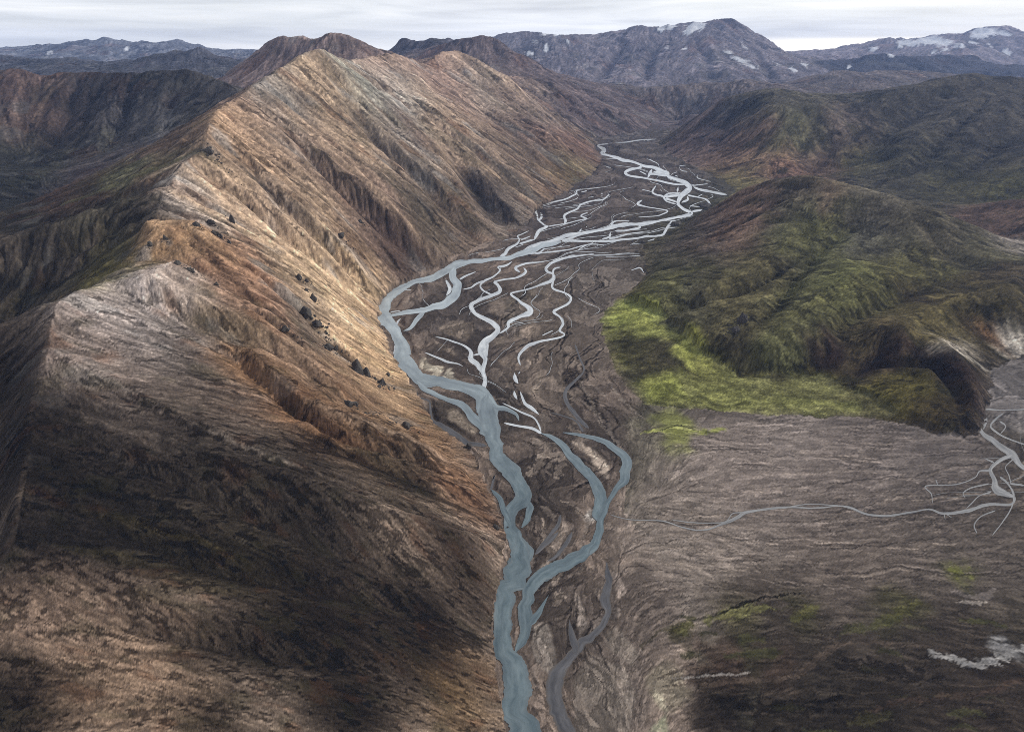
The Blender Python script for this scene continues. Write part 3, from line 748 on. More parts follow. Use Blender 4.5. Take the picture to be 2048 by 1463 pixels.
for kind, lst in CH.items():
    for z_, pts in lst:
        P = np.array([((x / z_[2]) + z_[0], (y / z_[2]) + z_[1], w / z_[2] * (0.8 if kind == 'stream' else 1)) for x, y, w in pts], float)
        n = 7
        Q = smooth_line(P, n) if len(P) > 2 else P[0] + (P[1] - P[0]) * np.linspace(0, 1, 9)[:, None]
        # even spacing of about 2 photo pixels
        d = np.r_[0, np.cumsum(np.hypot(np.diff(Q[:, 0]), np.diff(Q[:, 1])))]
        m = max(6, int(d[-1] / 2.0))
        s = np.linspace(0, d[-1], m)
        Q = np.stack([np.interp(s, d, Q[:, k]) for k in range(3)], 1)
        Q[:, 2] = np.maximum(Q[:, 2], 0.45)
        tan = np.gradient(Q[:, :2], axis=0); tan /= np.linalg.norm(tan, axis=1)[:, None] + 1e-9
        nor = np.stack([-tan[:, 1], tan[:, 0]], 1)
        # bank roughness, and tapered ends
        def wig(k):
            a = rng.standard_normal(m // k + 4)
            return np.interp(np.arange(m) / k, np.arange(len(a)), a)
        tap = np.clip(np.minimum(s, d[-1] - s) / (Q[:, 2].mean() * 1.0 + 0.5), 0.12, 1) ** 0.6
        am = 0.10 if kind != 'river' else 0.07
        ll = Q[:, 2] * 0.5 * (1 + am * 1.8 * wig(28) + am * 1.2 * wig(6) + am * 0.4 * wig(2)) * tap
        rr = Q[:, 2] * 0.5 * (1 + am * 1.8 * wig(28) + am * 1.2 * wig(6) + am * 0.4 * wig(2)) * tap
        mv = nor * (Q[:, 2] * 0.10 * wig(9))[:, None]
        cxy = np.array([on_ground(*q) for q in Q[:, :2] + mv])
        lxy = np.array([on_ground(*q) for q in Q[:, :2] + mv + nor * ll[:, None]])
        rxy = np.array([on_ground(*q) for q in Q[:, :2] + mv - nor * rr[:, None]])
        chan.append((kind, cxy, lxy, rxy))

# how far every bit of the plain is from water, in channel half-widths (bank) and in radians (near)
bank = np.full((R, C), 9.0, np.float32)
for kind, c_, l_, r_ in chan:
    hw = 0.5 * np.hypot(*(l_ - r_).T)
    for k in range(0, len(c_), 2):
        i0, j0 = to_grid(*c_[k]); rad = hw[k] / np.hypot(*c_[k])
        wv = rad + 0.012
        ni, nj = int(wv / dlr) + 2, int(wv / dth) + 2
        a0, a1 = max(0, int(i0) - ni), min(R, int(i0) + ni + 2); b0, b1 = max(0, int(j0) - nj), min(C, int(j0) + nj + 2)
        if a0 >= a1 or b0 >= b1: continue
        di = (np.arange(a0, a1)[:, None] - i0) * dlr; dj = (np.arange(b0, b1)[None] - j0) * dth
        dd = (np.hypot(di, dj) - rad) / 0.012
        if kind == 'wet_silt': dd = np.maximum(dd, 0.05) if True else dd
        bank[a0:a1, b0:b1] = np.minimum(bank[a0:a1, b0:b1], dd)

# relief of the plain: low bars and dry channels, level near the water
pl_rel = (0.0009 * g_mid + 0.0006 * g_sml + 0.0003 * g_fin2) * RR
calm = np.clip(bank * 1.2, 0, 1)
wild = np.zeros((R, C))
px0, py0 = project(GX, GY, np.zeros_like(GX))
wild = np.clip((py0 - 1130) / 160, 0, 1) * np.clip((px0 - 1330) / 90, 0, 1) * plain
wild = blur(wild, 4, 2)
h_pl = (pl_rel * 0.5 + np.clip(er_plain, -0.003 * RR, 0.003 * RR)) * calm - 0.0004 * RR + wild * RR * 0.0035 * lic(fbm(0.03, 4, 0.6), pfi.astype(np.float32), pfj.astype(np.float32), 10, 0.003)
lev = np.clip((bank - 0.22) / 0.35, 0, 1); lev = lev * lev * (3 - 2 * lev)
h_pl = -0.35 * (1 - lev) + np.maximum(h_pl + 0.0004 * RR, -0.30) * lev
h = np.where(plain, h_pl, h)
h = np.where(plain | (plain_s < 0.02), h, np.maximum(h, 0.0))
ms_ = blur(mossm.astype(float), 3) * mossm
h = h + (blur(h, 10, 2) + 0.0005 * RR * fbm(0.012, 3) - h) * ms_ * 0.9
h = h * (1 - 0.5 * ms_)

# ------------------------------------------------------------------ what is where: first surface seen along a photo pixel
PX, PY = project(GX, GY, h)
fv = see_buffer(PX, PY)

# ------------------------------------------------------------------ colours of rock, moss and gravel, with shade and haze in them
def lin(c):
    c = np.array(c, float) / 255
    return np.where(c < 0.04045, c / 12.92, ((c + 0.055) / 1.055) ** 2.4)
# (photo x, y, spread in photo px, colour with shade and haze included)
SPOTS = [
 # the ridge on the left
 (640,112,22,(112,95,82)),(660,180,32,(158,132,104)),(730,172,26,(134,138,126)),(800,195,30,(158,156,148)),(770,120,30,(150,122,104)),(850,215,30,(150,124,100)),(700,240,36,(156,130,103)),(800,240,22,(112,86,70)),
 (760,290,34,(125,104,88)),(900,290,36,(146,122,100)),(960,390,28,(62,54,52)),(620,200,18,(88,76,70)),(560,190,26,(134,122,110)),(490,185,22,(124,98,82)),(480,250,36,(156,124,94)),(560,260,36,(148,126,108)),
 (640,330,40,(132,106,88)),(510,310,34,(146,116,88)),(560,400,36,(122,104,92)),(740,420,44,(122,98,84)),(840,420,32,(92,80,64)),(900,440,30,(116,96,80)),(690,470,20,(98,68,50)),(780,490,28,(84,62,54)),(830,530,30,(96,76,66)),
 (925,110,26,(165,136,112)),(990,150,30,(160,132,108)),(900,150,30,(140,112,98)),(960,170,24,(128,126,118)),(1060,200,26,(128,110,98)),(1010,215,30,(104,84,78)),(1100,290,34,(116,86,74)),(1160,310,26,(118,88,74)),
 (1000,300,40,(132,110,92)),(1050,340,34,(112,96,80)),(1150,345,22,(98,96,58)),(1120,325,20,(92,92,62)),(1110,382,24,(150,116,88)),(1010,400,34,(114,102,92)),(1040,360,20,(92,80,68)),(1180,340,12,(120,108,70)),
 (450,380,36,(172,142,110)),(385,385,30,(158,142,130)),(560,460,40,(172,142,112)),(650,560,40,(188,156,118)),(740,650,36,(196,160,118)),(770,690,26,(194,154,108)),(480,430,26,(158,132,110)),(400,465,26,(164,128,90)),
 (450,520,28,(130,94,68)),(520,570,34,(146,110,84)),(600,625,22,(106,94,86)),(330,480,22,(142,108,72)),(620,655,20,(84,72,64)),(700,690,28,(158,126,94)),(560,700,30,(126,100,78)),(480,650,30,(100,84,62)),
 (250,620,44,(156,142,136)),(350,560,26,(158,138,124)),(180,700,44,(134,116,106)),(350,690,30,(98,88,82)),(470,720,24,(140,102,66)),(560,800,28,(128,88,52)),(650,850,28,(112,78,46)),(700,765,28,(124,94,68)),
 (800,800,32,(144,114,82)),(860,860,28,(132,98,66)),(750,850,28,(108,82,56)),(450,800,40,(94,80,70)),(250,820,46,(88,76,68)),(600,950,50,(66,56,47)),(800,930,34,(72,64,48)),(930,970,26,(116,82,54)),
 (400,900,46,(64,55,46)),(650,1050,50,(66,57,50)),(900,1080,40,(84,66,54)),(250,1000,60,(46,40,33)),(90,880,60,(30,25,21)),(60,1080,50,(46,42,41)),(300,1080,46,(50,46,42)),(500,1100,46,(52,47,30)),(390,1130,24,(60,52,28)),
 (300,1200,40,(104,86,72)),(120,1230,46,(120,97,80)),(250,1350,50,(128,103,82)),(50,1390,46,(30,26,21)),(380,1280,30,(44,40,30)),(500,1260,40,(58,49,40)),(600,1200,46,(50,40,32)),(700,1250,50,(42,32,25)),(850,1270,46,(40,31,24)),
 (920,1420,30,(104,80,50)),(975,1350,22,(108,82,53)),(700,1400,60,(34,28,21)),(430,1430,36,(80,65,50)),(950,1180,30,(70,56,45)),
 # behind the ridge, left
 (60,650,34,(76,64,55)),(20,740,40,(38,32,26)),(200,540,24,(108,98,44)),(60,570,30,(46,44,24)),(100,520,34,(82,71,62)),(150,440,34,(64,58,52)),(250,420,36,(62,56,48)),(50,435,26,(42,40,30)),(250,345,20,(94,92,64)),(330,318,16,(92,90,62)),
 (150,395,22,(66,62,46)),(120,395,24,(88,62,52)),(300,310,24,(100,80,66)),(200,325,30,(80,70,70)),(350,260,30,(104,84,70)),(420,300,14,(50,46,42)),(80,300,30,(64,62,50)),
 (60,200,40,(92,72,64)),(20,160,24,(86,68,62)),(100,250,30,(88,68,60)),(200,200,40,(60,56,56)),(300,180,40,(60,57,56)),(270,240,26,(72,69,70)),(330,235,20,(92,88,88)),(400,190,34,(64,60,58)),(170,290,30,(62,60,50)),(10,350,30,(52,51,46)),
 # right-hand hills
 (1400,270,26,(104,87,82)),(1440,230,24,(66,62,62)),(1520,200,28,(78,73,62)),(1600,192,28,(82,77,64)),(1600,245,28,(88,86,58)),(1560,288,18,(98,94,60)),(1490,300,26,(118,93,78)),(1560,325,24,(106,80,70)),(1650,275,22,(86,71,65)),(1700,255,22,(92,80,74)),
 (1850,220,50,(68,63,55)),(1950,200,46,(70,64,56)),(1800,300,44,(64,60,49)),(2000,300,50,(62,56,46)),(1720,318,22,(92,87,54)),(1900,345,30,(70,67,44)),(2030,370,30,(77,74,42)),(1650,338,20,(92,74,62)),(1975,430,24,(88,70,62)),(2035,425,18,(92,74,66)),(2035,482,9,(118,110,104)),(1470,355,20,(100,92,62)),
 (1560,372,26,(76,68,60)),(1655,385,18,(98,84,70)),(1480,435,26,(112,90,78)),(1420,470,26,(82,72,66)),(1370,530,24,(78,74,60)),(1340,565,22,(88,86,54)),(1620,460,36,(84,83,54)),(1750,430,28,(84,78,68)),(1750,490,22,(80,77,68)),(1850,460,30,(74,68,56)),
 (1500,590,32,(90,83,57)),(1600,610,34,(84,82,54)),(1560,700,30,(88,87,57)),(1470,700,20,(60,54,43)),(1560,744,14,(48,35,28)),(1640,740,14,(50,36,30)),(1700,550,30,(86,86,53)),(1800,540,30,(84,80,48)),(1820,592,18,(64,48,40)),(1660,690,18,(64,48,44)),
 (1750,650,26,(80,70,48)),(1850,620,26,(88,79,50)),(1980,600,30,(74,66,43)),(1780,705,26,(62,46,43)),(1900,730,26,(54,41,36)),(1950,800,18,(58,43,34)),(1940,862,14,(26,19,14)),(1800,775,26,(80,73,35)),(1880,820,24,(66,56,34)),(1915,692,6,(150,141,130)),(2035,685,9,(168,158,147)),(1985,660,16,(96,76,56)),
 # the moss at the hill's foot
 (1240,628,16,(122,127,46)),(1300,640,16,(128,132,52)),(1385,705,14,(134,136,46)),(1270,680,22,(80,76,40)),(1320,720,22,(76,69,46)),(1330,772,18,(118,121,40)),(1450,790,28,(114,114,50)),(1600,790,32,(112,110,56)),(1710,812,24,(98,93,52)),(1420,735,16,(110,108,46)),(1250,590,14,(96,90,54)),
 # the gravel plain
 (1130,690,60,(108,93,80)),(930,640,40,(84,74,68)),(1200,560,40,(104,92,82)),(1150,430,50,(98,86,80)),(1300,330,40,(100,88,82)),(1250,290,30,(100,90,84)),(1200,780,30,(104,88,76)),(1180,860,40,(90,77,68)),(1080,960,40,(78,67,59)),(1000,800,30,(84,74,66)),(890,830,20,(92,80,68)),
 (1500,950,80,(106,93,84)),(1400,1080,70,(108,95,84)),(1700,950,70,(98,86,78)),(1700,1130,70,(88,76,66)),(1900,1050,60,(84,73,64)),(1850,920,50,(90,80,74)),(1600,860,40,(108,96,88)),(2020,780,30,(106,98,94)),
 (1150,1250,40,(92,79,69)),(1230,1380,40,(96,83,73)),(1100,1150,30,(80,68,59)),(1300,1200,40,(92,79,69)),(1500,1200,50,(72,61,51)),(1600,1290,60,(64,55,45)),(1800,1280,60,(66,56,46)),(1700,1420,70,(50,42,33)),(1950,1400,60,(60,49,39)),(1450,1330,30,(74,56,43)),(1560,1330,26,(78,58,44)),(2020,1300,9,(104,101,99)),(1450,1420,40,(48,40,32)),(1340,1370,18,(116,104,84)),
 (1350,862,16,(112,114,38)),(1480,1225,26,(70,66,28)),(1600,1225,20,(66,63,28)),(1810,1210,22,(64,62,22)),(1922,1138,18,(76,76,20)),(1370,1260,16,(66,62,28)),(1500,1300,18,(60,56,30)),(1760,1240,16,(60,58,26)),(860,735,7,(190,176,150)),(895,748,5,(180,168,146)),
]
DEF = {'ridge':(132,112,96),'mountain':(76,72,70),'blue_left':(78,77,84),'far_left':(104,105,112),'behind_ridge':(120,100,94),'crag':(86,82,90),'purple':(106,90,88),'plateau':(106,98,102),'big':(114,104,108),'right_far':(126,114,118),
       'dark_right':(70,66,72),'mid_right':(102,90,86),'hill_a':(90,84,70),'hill_b':(80,74,60),'hill_c':(84,80,60),'spur':(74,64,48)}  # far ranges: some haze blue put into the base colours
STREAKS = [                     # (colour, half width in photo px, strength, photo points): gully floors, veins and bands of other rock or moss, plus painted shade and rib highlights
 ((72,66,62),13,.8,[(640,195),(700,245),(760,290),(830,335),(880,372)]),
 ((54,47,47),30,.95,[(925,335),(960,385),(1000,420),(1035,442)]),  # face turned from the sun, its shade painted in
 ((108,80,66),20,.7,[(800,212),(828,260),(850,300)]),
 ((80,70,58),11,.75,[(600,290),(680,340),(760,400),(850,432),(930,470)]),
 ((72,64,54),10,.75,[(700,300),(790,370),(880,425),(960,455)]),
 ((170,140,112),8,.8,[(850,300),(930,322),(1000,350),(1060,400)]),  # highlight on a rib edge painted as a light band
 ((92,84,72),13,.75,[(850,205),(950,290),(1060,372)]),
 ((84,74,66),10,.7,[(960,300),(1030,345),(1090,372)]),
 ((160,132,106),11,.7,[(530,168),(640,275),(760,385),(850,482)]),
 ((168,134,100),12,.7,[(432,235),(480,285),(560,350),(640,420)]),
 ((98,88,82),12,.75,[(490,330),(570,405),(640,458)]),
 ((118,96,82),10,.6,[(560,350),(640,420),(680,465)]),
 ((186,154,120),12,.75,[(345,378),(450,432),(560,502),(660,572),(745,645)]),  # painted highlight down the rib
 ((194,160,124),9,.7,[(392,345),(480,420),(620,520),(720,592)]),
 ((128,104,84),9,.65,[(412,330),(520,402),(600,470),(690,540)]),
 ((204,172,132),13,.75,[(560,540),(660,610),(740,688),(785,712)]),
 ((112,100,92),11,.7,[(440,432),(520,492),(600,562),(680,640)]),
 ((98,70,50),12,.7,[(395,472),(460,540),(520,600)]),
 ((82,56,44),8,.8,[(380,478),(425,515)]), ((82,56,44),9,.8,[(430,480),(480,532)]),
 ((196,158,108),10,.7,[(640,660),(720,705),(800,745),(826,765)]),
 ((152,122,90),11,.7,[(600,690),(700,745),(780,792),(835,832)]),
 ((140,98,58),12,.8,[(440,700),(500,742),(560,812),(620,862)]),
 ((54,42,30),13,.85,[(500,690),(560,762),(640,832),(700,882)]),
 ((40,34,24),17,.85,[(590,850),(680,900),(800,962),(960,1035)]),  # shaded gully wall below the rib, darkness put into the colour
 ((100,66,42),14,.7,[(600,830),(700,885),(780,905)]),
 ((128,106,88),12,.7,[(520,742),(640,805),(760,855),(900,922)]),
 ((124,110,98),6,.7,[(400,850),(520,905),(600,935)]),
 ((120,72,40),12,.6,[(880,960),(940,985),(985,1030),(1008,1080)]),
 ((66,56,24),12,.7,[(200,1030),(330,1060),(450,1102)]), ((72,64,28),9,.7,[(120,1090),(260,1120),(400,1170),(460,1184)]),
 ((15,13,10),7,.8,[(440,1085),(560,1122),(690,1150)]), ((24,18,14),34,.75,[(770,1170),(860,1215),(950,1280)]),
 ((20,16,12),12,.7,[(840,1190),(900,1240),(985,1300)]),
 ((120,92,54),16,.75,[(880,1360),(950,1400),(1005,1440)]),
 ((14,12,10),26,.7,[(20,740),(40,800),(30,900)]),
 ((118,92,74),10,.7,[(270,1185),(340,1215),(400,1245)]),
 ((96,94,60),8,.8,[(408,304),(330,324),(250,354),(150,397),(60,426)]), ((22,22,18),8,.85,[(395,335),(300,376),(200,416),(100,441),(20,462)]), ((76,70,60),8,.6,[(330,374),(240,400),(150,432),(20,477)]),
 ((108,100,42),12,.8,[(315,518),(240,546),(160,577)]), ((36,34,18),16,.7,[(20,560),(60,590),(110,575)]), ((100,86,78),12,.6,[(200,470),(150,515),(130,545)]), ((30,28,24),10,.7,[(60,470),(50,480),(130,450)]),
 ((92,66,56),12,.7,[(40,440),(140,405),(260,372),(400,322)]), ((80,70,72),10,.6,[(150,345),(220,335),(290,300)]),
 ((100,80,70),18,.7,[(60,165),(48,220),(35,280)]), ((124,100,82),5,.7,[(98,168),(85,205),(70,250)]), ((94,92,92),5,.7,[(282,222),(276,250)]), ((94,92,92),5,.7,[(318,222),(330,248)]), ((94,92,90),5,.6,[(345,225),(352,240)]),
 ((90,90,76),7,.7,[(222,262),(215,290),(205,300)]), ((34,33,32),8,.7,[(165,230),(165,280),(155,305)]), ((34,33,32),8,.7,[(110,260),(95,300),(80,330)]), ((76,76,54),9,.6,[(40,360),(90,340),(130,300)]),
 # right-hand hills
 ((26,24,20),8,.95,[(1620,500),(1560,545),(1470,580),(1400,602),(1345,592)]),  # shadow line under the step of the upper lobe, painted
 ((30,21,18),10,.95,[(1475,738),(1520,748),(1600,746),(1655,738)]),
 ((56,40,38),11,.85,[(1645,650),(1660,700),(1678,722)]), ((50,38,32),10,.85,[(1810,575),(1850,600),(1900,592)]),
 ((120,96,82),13,.7,[(1525,412),(1450,460),(1380,502)]),
 ((98,96,56),10,.7,[(1335,560),(1400,532),(1470,540)]), ((100,97,56),10,.7,[(1560,500),(1640,450),(1680,430)]),
 ((62,56,46),9,.7,[(1560,520),(1650,470),(1720,420)]), ((66,60,48),8,.7,[(1790,480),(1850,530),(1900,570)]),
 ((96,92,54),12,.6,[(1560,640),(1640,600),(1720,560)]), ((54,50,38),10,.7,[(1450,690),(1500,640),(1560,610)]),
 ((104,88,74),8,.6,[(1660,370),(1655,400),(1640,430)]),
 ((44,31,28),15,.9,[(1700,750),(1780,702),(1870,700),(1940,770),(1962,850)]),
 ((170,164,154),4,.7,[(1905,690),(1940,712),(1970,735)]), ((182,174,164),11,.85,[(2005,705),(2040,668)]), ((124,88,58),10,.7,[(1960,650),(1990,670),(2000,700)]),
 ((120,90,74),12,.6,[(1580,285),(1560,325),(1540,345)]), ((116,92,78),12,.6,[(1500,270),(1470,315),(1440,345)]), ((56,54,56),12,.7,[(1440,215),(1430,250),(1390,290)]),
 ((92,70,60),8,.6,[(1760,250),(1700,300),(1650,335)]),
]
MOSS_STREAKS = [
 ((104,104,52),26,.9,[(1470,795),(1560,800),(1660,805),(1720,815)]), ((70,66,42),22,.85,[(1240,660),(1270,700),(1310,745)]),
 ((146,146,54),8,.95,[(1205,618),(1250,622),(1300,642),(1350,668),(1400,708),(1432,738)]),
 ((72,66,36),16,.85,[(1225,650),(1260,690),(1300,735)]), ((66,58,42),14,.85,[(1290,680),(1340,710),(1385,740)]),
 ((126,128,42),9,.9,[(1208,640),(1216,690),(1240,740)]), ((122,126,40),8,.9,[(1300,780),(1340,760),(1350,785)]),
 ((118,118,52),18,.9,[(1310,800),(1450,800),(1600,800),(1720,815)]), ((108,106,54),14,.8,[(1420,760),(1540,775),(1660,780)]),
 ((46,40,28),2.5,.9,[(1388,735),(1400,770),(1450,792),(1500,820),(1530,832)]),
]
PLAIN_STREAKS = [
 ((116,118,38),11,.95,[(1295,862),(1350,860),(1410,858),(1450,856)]), ((40,34,28),3,.9,[(1300,870),(1350,850),(1400,860)]),
 ((98,94,42),15,.85,[(1420,1240),(1480,1222),(1540,1212)]), ((30,26,18),5,.8,[(1440,1225),(1500,1200),(1600,1185)]), ((86,82,32),12,.85,[(1590,1240),(1630,1210)]), ((84,80,30),13,.85,[(1770,1245),(1830,1195)]),
 ((92,92,22),15,.95,[(1910,1135),(1930,1140)]), ((82,78,34),13,.85,[(1360,1265),(1390,1245)]), ((76,74,36),11,.8,[(1450,1310),(1560,1300)]), ((76,74,34),11,.8,[(1680,1260),(1800,1235)]),
 ((88,72,58),7,.7,[(1340,1370),(1450,1355),(1570,1350),(1640,1310),(1680,1285),(1800,1285),(1920,1310)]), ((124,120,116),9,.9,[(1860,1305),(1930,1325),(1990,1320),(2050,1290)]), ((112,106,100),4,.8,[(1345,1352),(1430,1348),(1500,1338)]),
 ((40,32,25),22,.7,[(1690,1330),(1780,1340),(1860,1350)]), ((38,31,24),20,.7,[(1430,1400),(1560,1410),(1680,1400)]), ((80,60,46),7,.7,[(1700,1440),(1800,1400),(1950,1390),(2048,1360)]), ((66,62,28),12,.7,[(1700,1440),(1780,1430)]),
 ((112,100,92),7,.7,[(1910,1180),(1960,1190),(1990,1180)]), ((120,110,100),5,.7,[(1915,1200),(1970,1205)]),
 ((58,48,40),9,.7,[(1125,780),(1145,800)]), ((120,106,92),5,.7,[(1150,740),(1180,790),(1210,850),(1250,900)]), ((124,110,96),4,.7,[(1215,760),(1250,800),(1290,835)]),
]
BARS = [                        # pale dry bars and dark hollows of the gravel, outlined on the photograph (zoom, points, colour)
 (ZC, [(270,230),(340,205),(500,370),(470,410),(290,300)], (132,116,98)), (ZC, [(1180,450),(1260,455),(1370,530),(1465,640),(1440,725),(1370,650),(1310,560),(1240,490)], (146,128,110)),
 (ZC, [(1035,1170),(1125,990),(1158,1080),(1095,1250),(1045,1265)], (136,118,102)), (ZC, [(945,1375),(1035,1285),(1005,1350),(930,1420)], (132,116,100)), (ZC, [(1265,1030),(1300,960),(1390,900),(1385,1000),(1330,1040)], (146,138,128)),
 (ZD, [(470,680),(560,670),(600,800),(635,1000),(580,1045),(480,960),(440,840)], (122,110,98)), (ZD, [(755,450),(800,490),(830,620),(860,680),(800,770),(770,620)], (120,106,94)), (ZD, [(1030,290),(1062,275),(1145,440),(1070,500)], (124,108,96)),
 (ZD, [(980,760),(1040,700),(1150,780),(1235,900),(1180,985),(1000,850)], (106,94,82)), (ZD, [(755,1080),(880,900),(1130,1000),(1200,1200),(1150,1480),(755,1480)], (106,94,82)), (ZD, [(1330,1160),(1400,1170),(1440,1330),(1330,1240)], (132,122,98)),
 (ZD, [(1280,1480),(1420,1320),(1450,1480)], (112,110,84)), (ZD, [(580,1090),(610,1080),(610,1190),(585,1180)], (140,118,100)), (ZD, [(640,1240),(690,1220),(690,1330),(640,1320)], (140,118,100)),
 (ZA, [(1100,640),(1180,575),(1250,640),(1240,690),(1160,730),(1105,690)], (128,110,93)), (ZA, [(1335,440),(1400,408),(1445,450),(1380,492)], (120,104,88)), (ZA, [(1275,400),(1350,390),(1350,430),(1290,442)], (118,102,86)), (ZA, [(925,870),(1040,848),(1065,900),(990,932)], (126,108,92)),
 (ZA, [(1175,185),(1280,168),(1290,200),(1185,215)], (118,104,92)), (ZA, [(500,640),(620,585),(760,600),(750,700),(690,745),(560,695)], (112,97,82)), (ZA, [(850,430),(960,415),(1005,480),(960,560),(880,540)], (108,93,79)), (ZA, [(970,560),(1050,500),(1125,500),(1040,565)], (110,96,82)),
 (ZA, [(1405,950),(1500,925),(1575,1020),(1480,1125),(1410,1030)], (58,47,40)), (ZA, [(1555,1150),(1685,1145),(1660,1240),(1570,1220)], (60,50,42)), (ZA, [(1180,1105),(1240,955),(1265,1000),(1230,1120)], (122,106,89)), (ZA, [(1440,1110),(1482,1098),(1470,1250),(1560,1350),(1500,1345),(1430,1230)], (124,108,92)),
 (ZA, [(1390,820),(1450,815),(1445,860),(1410,880)], (60,48,40)), (ZA, [(480,740),(560,770),(640,850),(600,850),(500,790)], (116,100,84)), (ZA, [(270,455),(330,440),(330,470),(290,480)], (112,98,86)), (ZA, [(900,720),(970,690),(1000,770),(930,800)], (108,94,80)), (ZA, [(1080,730),(1130,720),(1150,760),(1100,780)], (112,98,84)),
]
ALB = 1.0      # light on open ground relative to white in the picture
def rock_col(c):
    c = lin(c); l = float(c @ np.array([0.25, 0.6, 0.15])); x = l / 0.20
    return c * (0.20 * (x ** 1.30 if x < 1 else x ** 1.02) / l)
deft = np.array([rock_col(DEF[n]) for n in names])
acc = deft[region] * 0.03
wsum = np.full((R, C), 0.03)
wi = (fbm(0.035, 4) * 0.010 + g_fin * 0.0015) ; wj = (fbm(0.035, 4) * 0.010)
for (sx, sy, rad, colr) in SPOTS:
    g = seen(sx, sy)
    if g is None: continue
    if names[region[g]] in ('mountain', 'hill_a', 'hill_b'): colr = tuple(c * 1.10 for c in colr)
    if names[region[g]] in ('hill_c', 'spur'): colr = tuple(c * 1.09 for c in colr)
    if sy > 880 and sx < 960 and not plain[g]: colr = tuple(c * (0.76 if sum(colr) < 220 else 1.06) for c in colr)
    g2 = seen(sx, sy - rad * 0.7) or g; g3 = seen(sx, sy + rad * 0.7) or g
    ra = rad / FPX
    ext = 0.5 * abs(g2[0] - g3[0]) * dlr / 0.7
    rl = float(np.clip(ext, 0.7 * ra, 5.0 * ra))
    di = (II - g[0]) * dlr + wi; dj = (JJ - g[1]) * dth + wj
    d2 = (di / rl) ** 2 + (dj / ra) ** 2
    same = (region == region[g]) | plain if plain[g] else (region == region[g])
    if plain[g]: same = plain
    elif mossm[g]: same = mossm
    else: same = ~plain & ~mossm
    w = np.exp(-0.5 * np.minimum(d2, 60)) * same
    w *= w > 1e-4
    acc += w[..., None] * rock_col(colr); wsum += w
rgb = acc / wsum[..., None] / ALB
brk_i = fbm(0.012, 4, 0.65); brk_j = fbm(0.012, 4, 0.65); brk = fbm(0.008, 4, 0.7)
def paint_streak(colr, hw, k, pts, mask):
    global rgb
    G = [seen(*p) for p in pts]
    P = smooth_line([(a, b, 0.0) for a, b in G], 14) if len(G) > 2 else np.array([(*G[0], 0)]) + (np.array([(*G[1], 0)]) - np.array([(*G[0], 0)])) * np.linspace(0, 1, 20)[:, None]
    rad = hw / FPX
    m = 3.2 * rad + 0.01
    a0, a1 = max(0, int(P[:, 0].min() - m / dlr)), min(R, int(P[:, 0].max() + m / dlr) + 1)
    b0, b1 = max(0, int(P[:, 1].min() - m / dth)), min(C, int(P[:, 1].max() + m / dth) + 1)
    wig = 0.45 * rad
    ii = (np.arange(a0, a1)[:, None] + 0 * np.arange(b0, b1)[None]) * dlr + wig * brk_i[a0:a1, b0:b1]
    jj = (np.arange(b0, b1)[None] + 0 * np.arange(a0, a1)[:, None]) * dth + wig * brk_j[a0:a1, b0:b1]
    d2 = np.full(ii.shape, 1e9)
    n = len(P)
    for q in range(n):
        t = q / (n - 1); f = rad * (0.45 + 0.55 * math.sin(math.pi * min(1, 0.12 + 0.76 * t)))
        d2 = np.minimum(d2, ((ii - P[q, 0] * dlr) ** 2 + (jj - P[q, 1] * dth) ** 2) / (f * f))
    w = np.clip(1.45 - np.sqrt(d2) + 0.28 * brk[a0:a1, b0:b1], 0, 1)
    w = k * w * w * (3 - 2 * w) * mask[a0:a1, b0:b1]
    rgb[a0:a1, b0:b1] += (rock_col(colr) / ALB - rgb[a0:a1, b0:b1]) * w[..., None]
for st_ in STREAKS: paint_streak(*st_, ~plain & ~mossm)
for st_ in MOSS_STREAKS: paint_streak(*st_, mossm)
for z_, pts, colr in BARS:
    poly = [on_ground(x / z_[2] + z_[0], y / z_[2] + z_[1]) for x, y in pts]
    cx_, cy_ = np.mean(poly, 0); sz = np.hypot(*(np.array(poly) - (cx_, cy_)).T).max()
    sc_ = RR * 0.0016
    m = in_poly(GX + brk_i * sc_, GY + brk_j * sc_, poly) & plain
    m = blur(m.astype(float), 2) * plain * np.clip(0.85 + 0.22 * brk, 0.3, 1)
    rgb += (rock_col(colr) * (1.32 if sum(colr) > 220 else 1.1) / ALB - rgb) * m[..., None]
def dry_channels(x0, y0, x1, y1, n, w0, w1, cols, n0, n1, k):
    for _ in range(n):
        P = trace(rt.uniform(x0, x1), rt.uniform(y0, y1), rt.randint(n0, n1), rt.choice((1, -1)), 0.0035)
        if len(P) < 9: continue
        P = np.array(P[::4]); qx, qy = project(P[:, 0], P[:, 1], np.zeros(len(P)))
        pts = [(a + rt.uniform(-2, 2), b + rt.uniform(-1, 1)) for a, b in zip(qx, qy) if -20 < a < 2070 and 0 < b < 1480]
        if len(pts) > 2: paint_streak(rt.choice(cols), rt.uniform(w0, w1), k, pts, plain)
DK, PL = [(60,51,45),(66,56,50),(54,46,41)], [(134,117,101),(126,110,96),(120,106,95)]
dry_channels(1000, 560, 1230, 840, 34, 1.6, 3.6, DK, 14, 50, .75)
dry_channels(1000, 560, 1240, 840, 26, 2.0, 5.0, PL, 12, 36, .6)
dry_channels(1040, 840, 1260, 1463, 22, 2.0, 4.5, DK, 14, 60, .6)
dry_channels(1040, 840, 1260, 1463, 34, 4.0, 11.0, PL, 12, 40, .6)
dry_channels(1060, 330, 1420, 560, 30, 1.3, 2.6, DK, 14, 50, .7)
dry_channels(1260, 870, 2000, 1180, 40, 1.3, 2.6, DK, 20, 70, .45)
dry_channels(1260, 870, 2000, 1180, 34, 1.6, 4.5, PL, 16, 60, .36)
